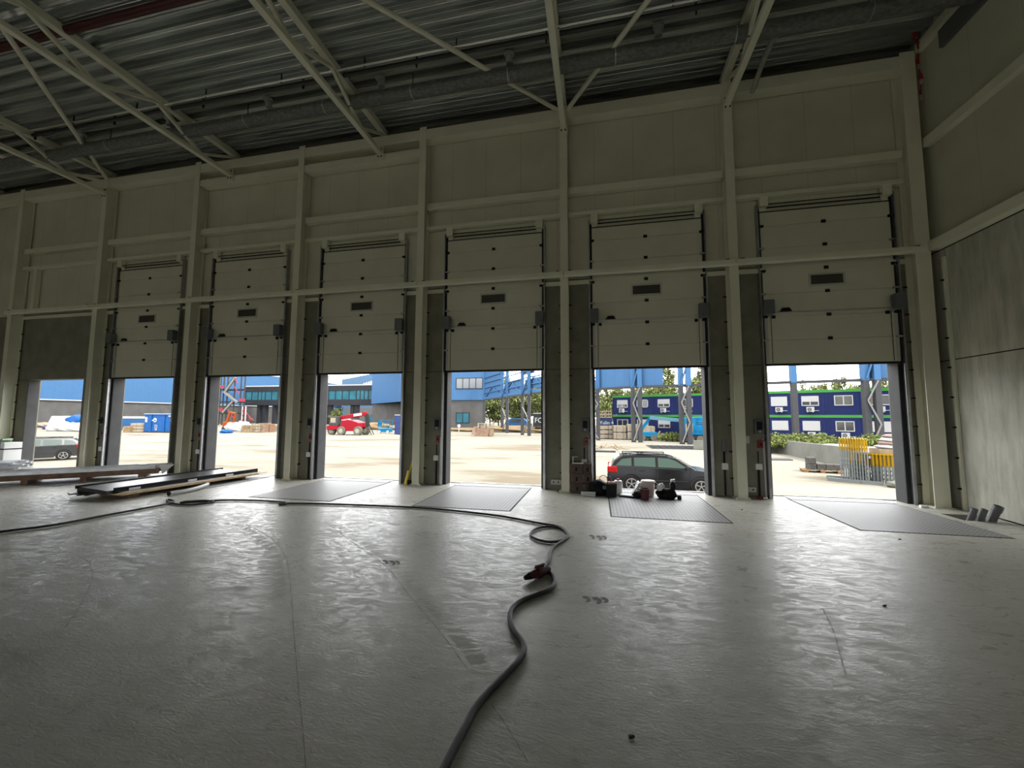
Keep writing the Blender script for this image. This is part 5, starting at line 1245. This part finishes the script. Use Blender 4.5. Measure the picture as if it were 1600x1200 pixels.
# debris in front of timber packs
t = thing('wood_debris', 'scattered wood and branches on the ground beyond the estate car', 'debris', Y0(950, 703).to_tuple()); r2 = random.Random(4)
for i in range(16):
    a_ = r2.uniform(0, 6.28); x, y = r2.uniform(-1.3, 1.9), r2.uniform(-0.6, 2.0); L_ = r2.uniform(0.4, 1.0); MB().bar((x, y, 0.04+0.02*(i % 4)), (x+L_*math.cos(a_), y+L_*math.sin(a_), 0.08+0.12*(i % 4)), 0.09, 0.06).build('branch', XWOOD if i % 2 else XTIM, t)
t = thing('grey_beam', 'long grey concrete beam lying in front of the wood debris', 'beam', Y0(944, 706.5).to_tuple(), kind='thing'); MB().box(-2.4, 0.95, -0.2, 0.2, 0, 0.14).build('beam_body', XPOST, t, 0.02)
t = thing('steel_mesh', 'flat grey mesh mats on the yard beyond the estate car bonnet', 'mesh mats', Y0(1065, 700).to_tuple())
m = MB()
for i in range(14): m.box(-3, 4, -2+0.35*i, -1.95+0.35*i, 0.02, 0.05)
for i in range(12): m.box(-3+0.6*i, -2.95+0.6*i, -2, 2.7, 0.05, 0.07)
m.build('mat_bars', XPOST, t)

# --- vegetation
def leaf_cloud(name, material, parent, blobs, n, size, seed):
    r2 = random.Random(seed); m = MB(); tot = sum(b[3]*b[4] for b in blobs)
    for (cx, cy, cz, rx, rz) in blobs:
        for _ in range(int(n*rx*rz/tot)):
            d_ = Vector((r2.gauss(0, 1), r2.gauss(0, 1), r2.gauss(0, 1))).normalized()*(r2.random()**0.45)
            c = Vector((cx+d_.x*rx, cy+d_.y*rx, cz+d_.z*rz)); s_ = size*r2.uniform(0.6, 1.3)
            a_ = Vector((r2.gauss(0, 1), r2.gauss(0, 1), r2.gauss(0, 1))).normalized()*s_; b_ = a_.cross(Vector((r2.gauss(0, 1), r2.gauss(0, 1), r2.gauss(0, 1))).normalized())
            m.quad(c-a_*0.5-b_*0.3, c+a_*0.1-b_*0.5, c+a_*0.6, c+a_*0.1+b_*0.5)
    return m.build(name, material, parent)
def make_tree(seed, h, w_, slim):
    t = thing('tree', None, 'tree', group='green trees beyond the steel screen', kind='thing'); r2 = random.Random(seed); blobs = []
    nb_ = 9
    for i in range(nb_):
        u = i/(nb_-1); z = h*(0.22+0.72*u); rr = w_*(0.5 if slim else 0.62)*math.sin(math.pi*(0.18+0.75*u))
        blobs.append((r2.uniform(-0.35, 0.35)*w_, r2.uniform(-0.35, 0.35)*w_, z, max(0.5, rr*r2.uniform(0.7, 1.1)), h*0.11))
    leaf_cloud('crown', LEAF, t, blobs, 2600, 0.42, seed)
    m = MB(); m.tube([(0, 0, 0), (0.1, 0.05, h*0.3), (-0.05, 0, h*0.6), (0.05, 0, h*0.85)], 0.14, 7)
    for i in range(4): a_ = r2.uniform(0, 6.28); m.bar((0, 0, h*(0.3+0.12*i)), (w_*0.4*math.cos(a_), w_*0.4*math.sin(a_), h*(0.42+0.13*i)), 0.1, 0.1)
    m.build('trunk', BARK, t); return t
T1, T2, T3 = make_tree(1, 10.5, 5.5, False), make_tree(2, 12.5, 3.4, True), make_tree(3, 9.0, 4.6, False)
r2 = random.Random(9)
spots = []
for i, (px, Yt) in enumerate(((766, 100), (779, 122), (792, 98), (806, 116), (822, 100), (836, 120), (850, 99), (812, 138))): spots.append((px, Yt, (0, 2)[i % 2], 1.15+0.25*(i % 2)+0.2*(Yt > 110), 'behind the steel screen in the pallet door'))
for px, Yt, kd, sc in ((936, 78, 0, 0.95), (950, 84, 2, 1.05), (968, 78, 0, 0.86), (986, 84, 2, 1.0), (1004, 78, 0, 0.88), (1022, 84, 2, 1.05), (1036, 78, 0, 0.92), (1046, 86, 1, 1.15), (1058, 80, 2, 0.80), (1082, 84, 2, 0.86), (1094, 78, 1, 1.05), (1112, 84, 0, 0.95)): spots.append((px, Yt, kd, sc, 'seen above the cabins in the estate-car door'))
for px, Yt, kd, sc in ((1188, 70, 2, 0.80), (1214, 74, 2, 0.80), (1236, 70, 0, 0.70), (1262, 74, 0, 0.84), (1280, 69, 2, 0.86), (1298, 74, 0, 0.80), (1312, 69, 1, 0.72), (1328, 74, 2, 1.0), (1346, 69, 0, 0.74), (1372, 74, 2, 0.98), (1392, 69, 0, 0.78)): spots.append((px, Yt, kd, sc, 'seen above the cabins in the corner door'))
used = set()
cnt = {}
for px, Yt, kd, sc, wh in spots:
    proto = (T1, T2, T3)[kd]
    c = proto if kd not in used else copy_tree(proto); used.add(kd)
    p_ = V(px, 650, Yt); c.location = (p_.x, Yt, YZ); c.scale = (sc, sc, sc); c.rotation_euler = (0, 0, r2.uniform(0, 6))
    i_ = cnt.get(wh, 0); cnt[wh] = i_+1
    c['label'] = ['bushy', 'slim', 'rounded'][kd]+' green tree '+wh+', '+(ORD+['tenth', 'eleventh', 'twelfth'])[i_]+' in the row'
# shrubs along the yard in the corner door
def make_shrub(seed):
    t = thing('wild_shrub', None, 'shrub', group='green weeds in front of the site cabins', kind='thing'); leaf_cloud('foliage', LEAF2, t, [(0, 0, 0.45, 0.9, 0.5), (0.7, 0.1, 0.35, 0.7, 0.4), (-0.7, 0, 0.38, 0.7, 0.42)], 700, 0.20, seed)
    m = MB()
    for i in range(5): m.bar((0.3*i-0.6, 0, 0), (0.36*i-0.7, 0.05, 0.9), 0.02, 0.02)
    m.build('stems', BARK, t); return t
S1 = make_shrub(5)
for i, px in enumerate((1196, 1208, 1220, 1232, 1244, 1256, 1268, 1282, 1296, 1310, 1362, 1374)):
    c = S1 if i == 0 else copy_tree(S1); p_ = V(px, 690, 37.5); c.location = (p_.x, 37.5+0.5*(i % 3), YZ+0.55); c.rotation_euler = (0, 0, i*1.3); s_ = 0.9+0.25*((i*7) % 3)/2; c.scale = (s_, s_, s_*1.1)
    c['label'] = 'green weed clump behind the ramp wall, '+(ORD+['tenth', 'eleventh', 'last'])[i]+' from the frame-left jamb'
for i, px in enumerate((1046, 1052, 1073, 1080)):
    c = copy_tree(S1); p_ = V(px, 684, 52.6); c.location = (p_.x, 52.8, YZ+0.05); c.scale = (1, 1, 1.2)
    c['label'] = 'weed clump growing behind the pale concrete blocks, '+['first', 'second', 'third', 'fourth'][i]+' along'
c = copy_tree(T3); p_ = V(528, 650, 120); c.location = (p_.x, 120, YZ); c.scale = (0.8, 0.8, 0.62); c['label'] = 'small yellowish tree under the footbridge behind the parked vans'

# ------------------------------------------------------------------ estate cars
def make_car(paint, nm_label):
    t = thing('estate_car', nm_label, 'car', kind='thing')
    HB = 0.90
    lower = [(-2.22, 0.42), (-2.24, 0.62), (-2.20, 0.95), (-2.10, 1.0)]
    belt = [(-2.08, 1.02), (-1.2, 1.0), (0.0, 0.96), (1.05, 0.93)]
    hood = [(1.55, 0.88), (2.0, 0.74), (2.24, 0.58), (2.28, 0.42), (2.2, 0.26)]
    def arch(cx, r_=0.37, n=9): return [(cx+r_*math.cos(a), 0.32+r_*math.sin(a)) for a in [math.pi*i/(n-1) for i in range(n)]]
    under = [(1.66, 0.22)]+[]
    bott = [(2.2, 0.26), (1.66+0.0, 0.24)]
    af, ar = arch(1.29), arch(-1.29)
    poly = lower+belt+hood+[(1.70, 0.22)]+[(x, z) for x, z in af]+[(0.88, 0.20), (-0.88, 0.20)]+[(x, z) for x, z in ar]+[(-1.72, 0.24), (-2.1, 0.28)]
    def wz(z): return HB-0.04*max(0, (z-0.6))/0.4-(0.03 if z < 0.35 else 0)
    m = MB(); A_ = [m.bm.verts.new((x, -(wz(z)), z)) for x, z in poly]; B_ = [m.bm.verts.new((x, wz(z), z)) for x, z in poly]
    m.bm.faces.new(A_); m.bm.faces.new(B_[::-1]); n = len(poly)
    for i in range(n): k_ = (i+1) % n; m.bm.faces.new((A_[i], B_[i], B_[k_], A_[k_]))
    m.build('body_shell', paint, t, 0.02, True)
    # greenhouse
    g1 = [(-2.10, 0.98), (-1.95, 1.22), (-1.62, 1.43), (-0.9, 1.475), (0.0, 1.45), (0.42, 1.36), (1.15, 0.92)]
    def gw(z): return 0.85-0.24*max(0, (z-0.95))/0.5
    m = MB(); A_ = [m.bm.verts.new((x, -gw(z), z)) for x, z in g1]; B_ = [m.bm.verts.new((x, gw(z), z)) for x, z in g1]
    m.bm.faces.new(A_); m.bm.faces.new(B_[::-1])
    for i in range(len(g1)-1): m.bm.faces.new((A_[i], B_[i], B_[i+1], A_[i+1]))
    m.build('roof_shell', paint, t, 0.03, True)
    CG = mat('car_window_glass', (0.028, 0.050, 0.043), 0.08, 0.0, spec=0.35)
    for s_ in (-1, 1):
        for q in ([(-1.90, 1.03), (-1.28, 1.02), (-1.28, 1.33), (-1.66, 1.27)], [(-1.18, 1.02), (-0.36, 1.0), (-0.36, 1.36), (-1.18, 1.34)], [(-0.26, 1.0), (0.84, 0.98), (0.40, 1.26), (0.16, 1.34), (-0.26, 1.36)]):
            m = MB(); a_ = [m.bm.verts.new((x, s_*(gw(z)+0.006), z)) for x, z in q]; b_ = [m.bm.verts.new((x, s_*(gw(z)-0.02), z)) for x, z in q]
            m.bm.faces.new(a_); m.bm.faces.new(b_[::-1])
            for i in range(len(q)): k_ = (i+1) % len(q); m.bm.faces.new((a_[i], b_[i], b_[k_], a_[k_]))
            m.build('side_window', CG, t)
        m = MB(); m.bar((-1.6, s_*0.60, 1.48), (0.1, s_*0.60, 1.49), 0.03, 0.035); m.bar((-1.6, s_*0.60, 1.40), (-1.6, s_*0.60, 1.49), 0.04, 0.04, (1, 0, 0)); m.bar((0.1, s_*0.60, 1.40), (0.1, s_*0.60, 1.49), 0.04, 0.04, (1, 0, 0)); m.build('roof_rail', XDGREY, t)
        m = MB(); m.box(-2.235, -1.85, min(s_*0.72, s_*0.895), max(s_*0.72, s_*0.9), 0.74, 0.985); m.build('tail_light', mat('tail_light_red', (0.2726, 0.00649, 0.00777), 0.25), t, 0.03)
        m = MB(); m.box(1.95, 2.2, min(s_*0.62, s_*0.86), max(s_*0.62, s_*0.86), 0.56, 0.70); m.build('head_light', mat('head_light_glass', (0.19471, 0.19471, 0.20769), 0.1), t, 0.03)
        m = MB(); m.box(0.72, 0.86, min(s_*0.88, s_*1.04), max(s_*0.88, s_*1.04), 0.95, 1.08); m.build('wing_mirror', paint, t, 0.03)
        for x in (-0.98, 0.02): m = MB(); m.box(x, x+0.2, min(s_*0.87, s_*0.905), max(s_*0.87, s_*0.905), 0.83, 0.86); m.build('door_handle', paint, t, 0.01)
        m = MB(); m.box(-0.85, 0.82, min(s_*0.89, s_*0.912), max(s_*0.89, s_*0.912), 0.46, 0.50); m.build('side_moulding', XDGREY, t, 0.01)
        for x in (-1.12, -0.30, 0.92): m = MB(); m.box(x, x+0.012, min(s_*0.86, s_*0.903), max(s_*0.86, s_*0.903), 0.30, 0.97); m.build('door_gap', DARK, t)
        for cx in (-1.29, 1.29):
            w1 = MB().cyl((cx, s_*0.68, 0.315), (cx, s_*0.885, 0.315), 0.315, 28).build('wheel', mat('car_tyre', (0.01298, 0.01298, 0.01298), 0.8), t, 0.02, True)
            m = MB(); m.pipe((cx, s_*0.875, 0.315), (cx, s_*0.893, 0.315), 0.225, 0.19, 24)
            for j in range(5):
                a_ = 2*math.pi*j/5+0.3
                for da in (-0.13, 0.13): m.bar((cx+0.04*math.cos(a_), s_*0.884, 0.315+0.04*math.sin(a_)), (cx+0.20*math.cos(a_+da), s_*0.884, 0.315+0.20*math.sin(a_+da)), 0.02, 0.035, (0, 1, 0))
            m.cyl((cx, s_*0.875, 0.315), (cx, s_*0.895, 0.315), 0.05, 12)
            m.build('rim', mat('alloy_rim', (0.22716, 0.22716, 0.22716), 0.35, 0.3), w1)
            MB().cyl((cx, s_*0.6, 0.33), (cx, s_*0.86, 0.33), 0.36, 20).build('wheel_arch', DARK, t)
    m = MB(); m.prism([(-1.99, 1.10), (-1.93, 1.22), (-1.72, 1.38), (-1.74, 1.40), (-1.97, 1.24), (-2.03, 1.12)], 'y', -0.60, 0.60); m.build('rear_window', GLASS, t)
    m = MB(); m.bar((0.54, 0, 1.33), (1.06, 0, 1.01), 1.22, 0.02); m.build('windscreen', CG, t)
    MB().box(-2.26, -2.12, -0.84, 0.84, 0.36, 0.58).build('rear_bumper', paint, t, 0.05)
    MB().box(2.10, 2.30, -0.82, 0.82, 0.28, 0.50).build('front_bumper', paint, t, 0.05)
    MB().cyl((-1.72, 0.1, 1.42), (-1.98, 0.1, 1.72), 0.008, 6).build('aerial', DARK, t)
    for y in (-0.38, 0.38): MB().box(-0.15, 0.15, y-0.22, y+0.22, 0.9, 1.2).build('seat', BLACK, t, 0.05)
    return t
PA = mat('black_car_paint', (0.006, 0.006, 0.008), 0.14, 0, spec=0.22)
c1 = make_car(PA, 'black estate car parked just outside the second dock door, facing right')
rw, fw_ = Y0(991, 768.5), Y0(1095, 773.5)
c1.location = ((rw.x+fw_.x)/2, (rw.y+fw_.y)/2+0.85, YZ); c1.rotation_euler = (0, 0, math.atan2(fw_.y-rw.y, fw_.x-rw.x))
c2 = copy_tree(c1); c2['label'] = 'dark grey estate car parked outside the doorless opening, facing left'
GP = mat('grey_car_paint', (0.022, 0.023, 0.025), 0.2, 0, spec=0.3)
for ch in c2.children:
    if ch.name.split('.')[0] in ('body_shell', 'roof_shell', 'rear_bumper', 'front_bumper', 'wing_mirror'):
        ch.data = ch.data.copy(); ch.data.materials.clear(); ch.data.materials.append(GP)
rw = Y0(98, 719); ang2 = R(237)
c2.rotation_euler = (0, 0, ang2)
off = Matrix.Rotation(ang2, 3, 'Z') @ Vector((1.29, -0.85, 0))
c2.location = (rw.x+off.x, rw.y+off.y, YZ)
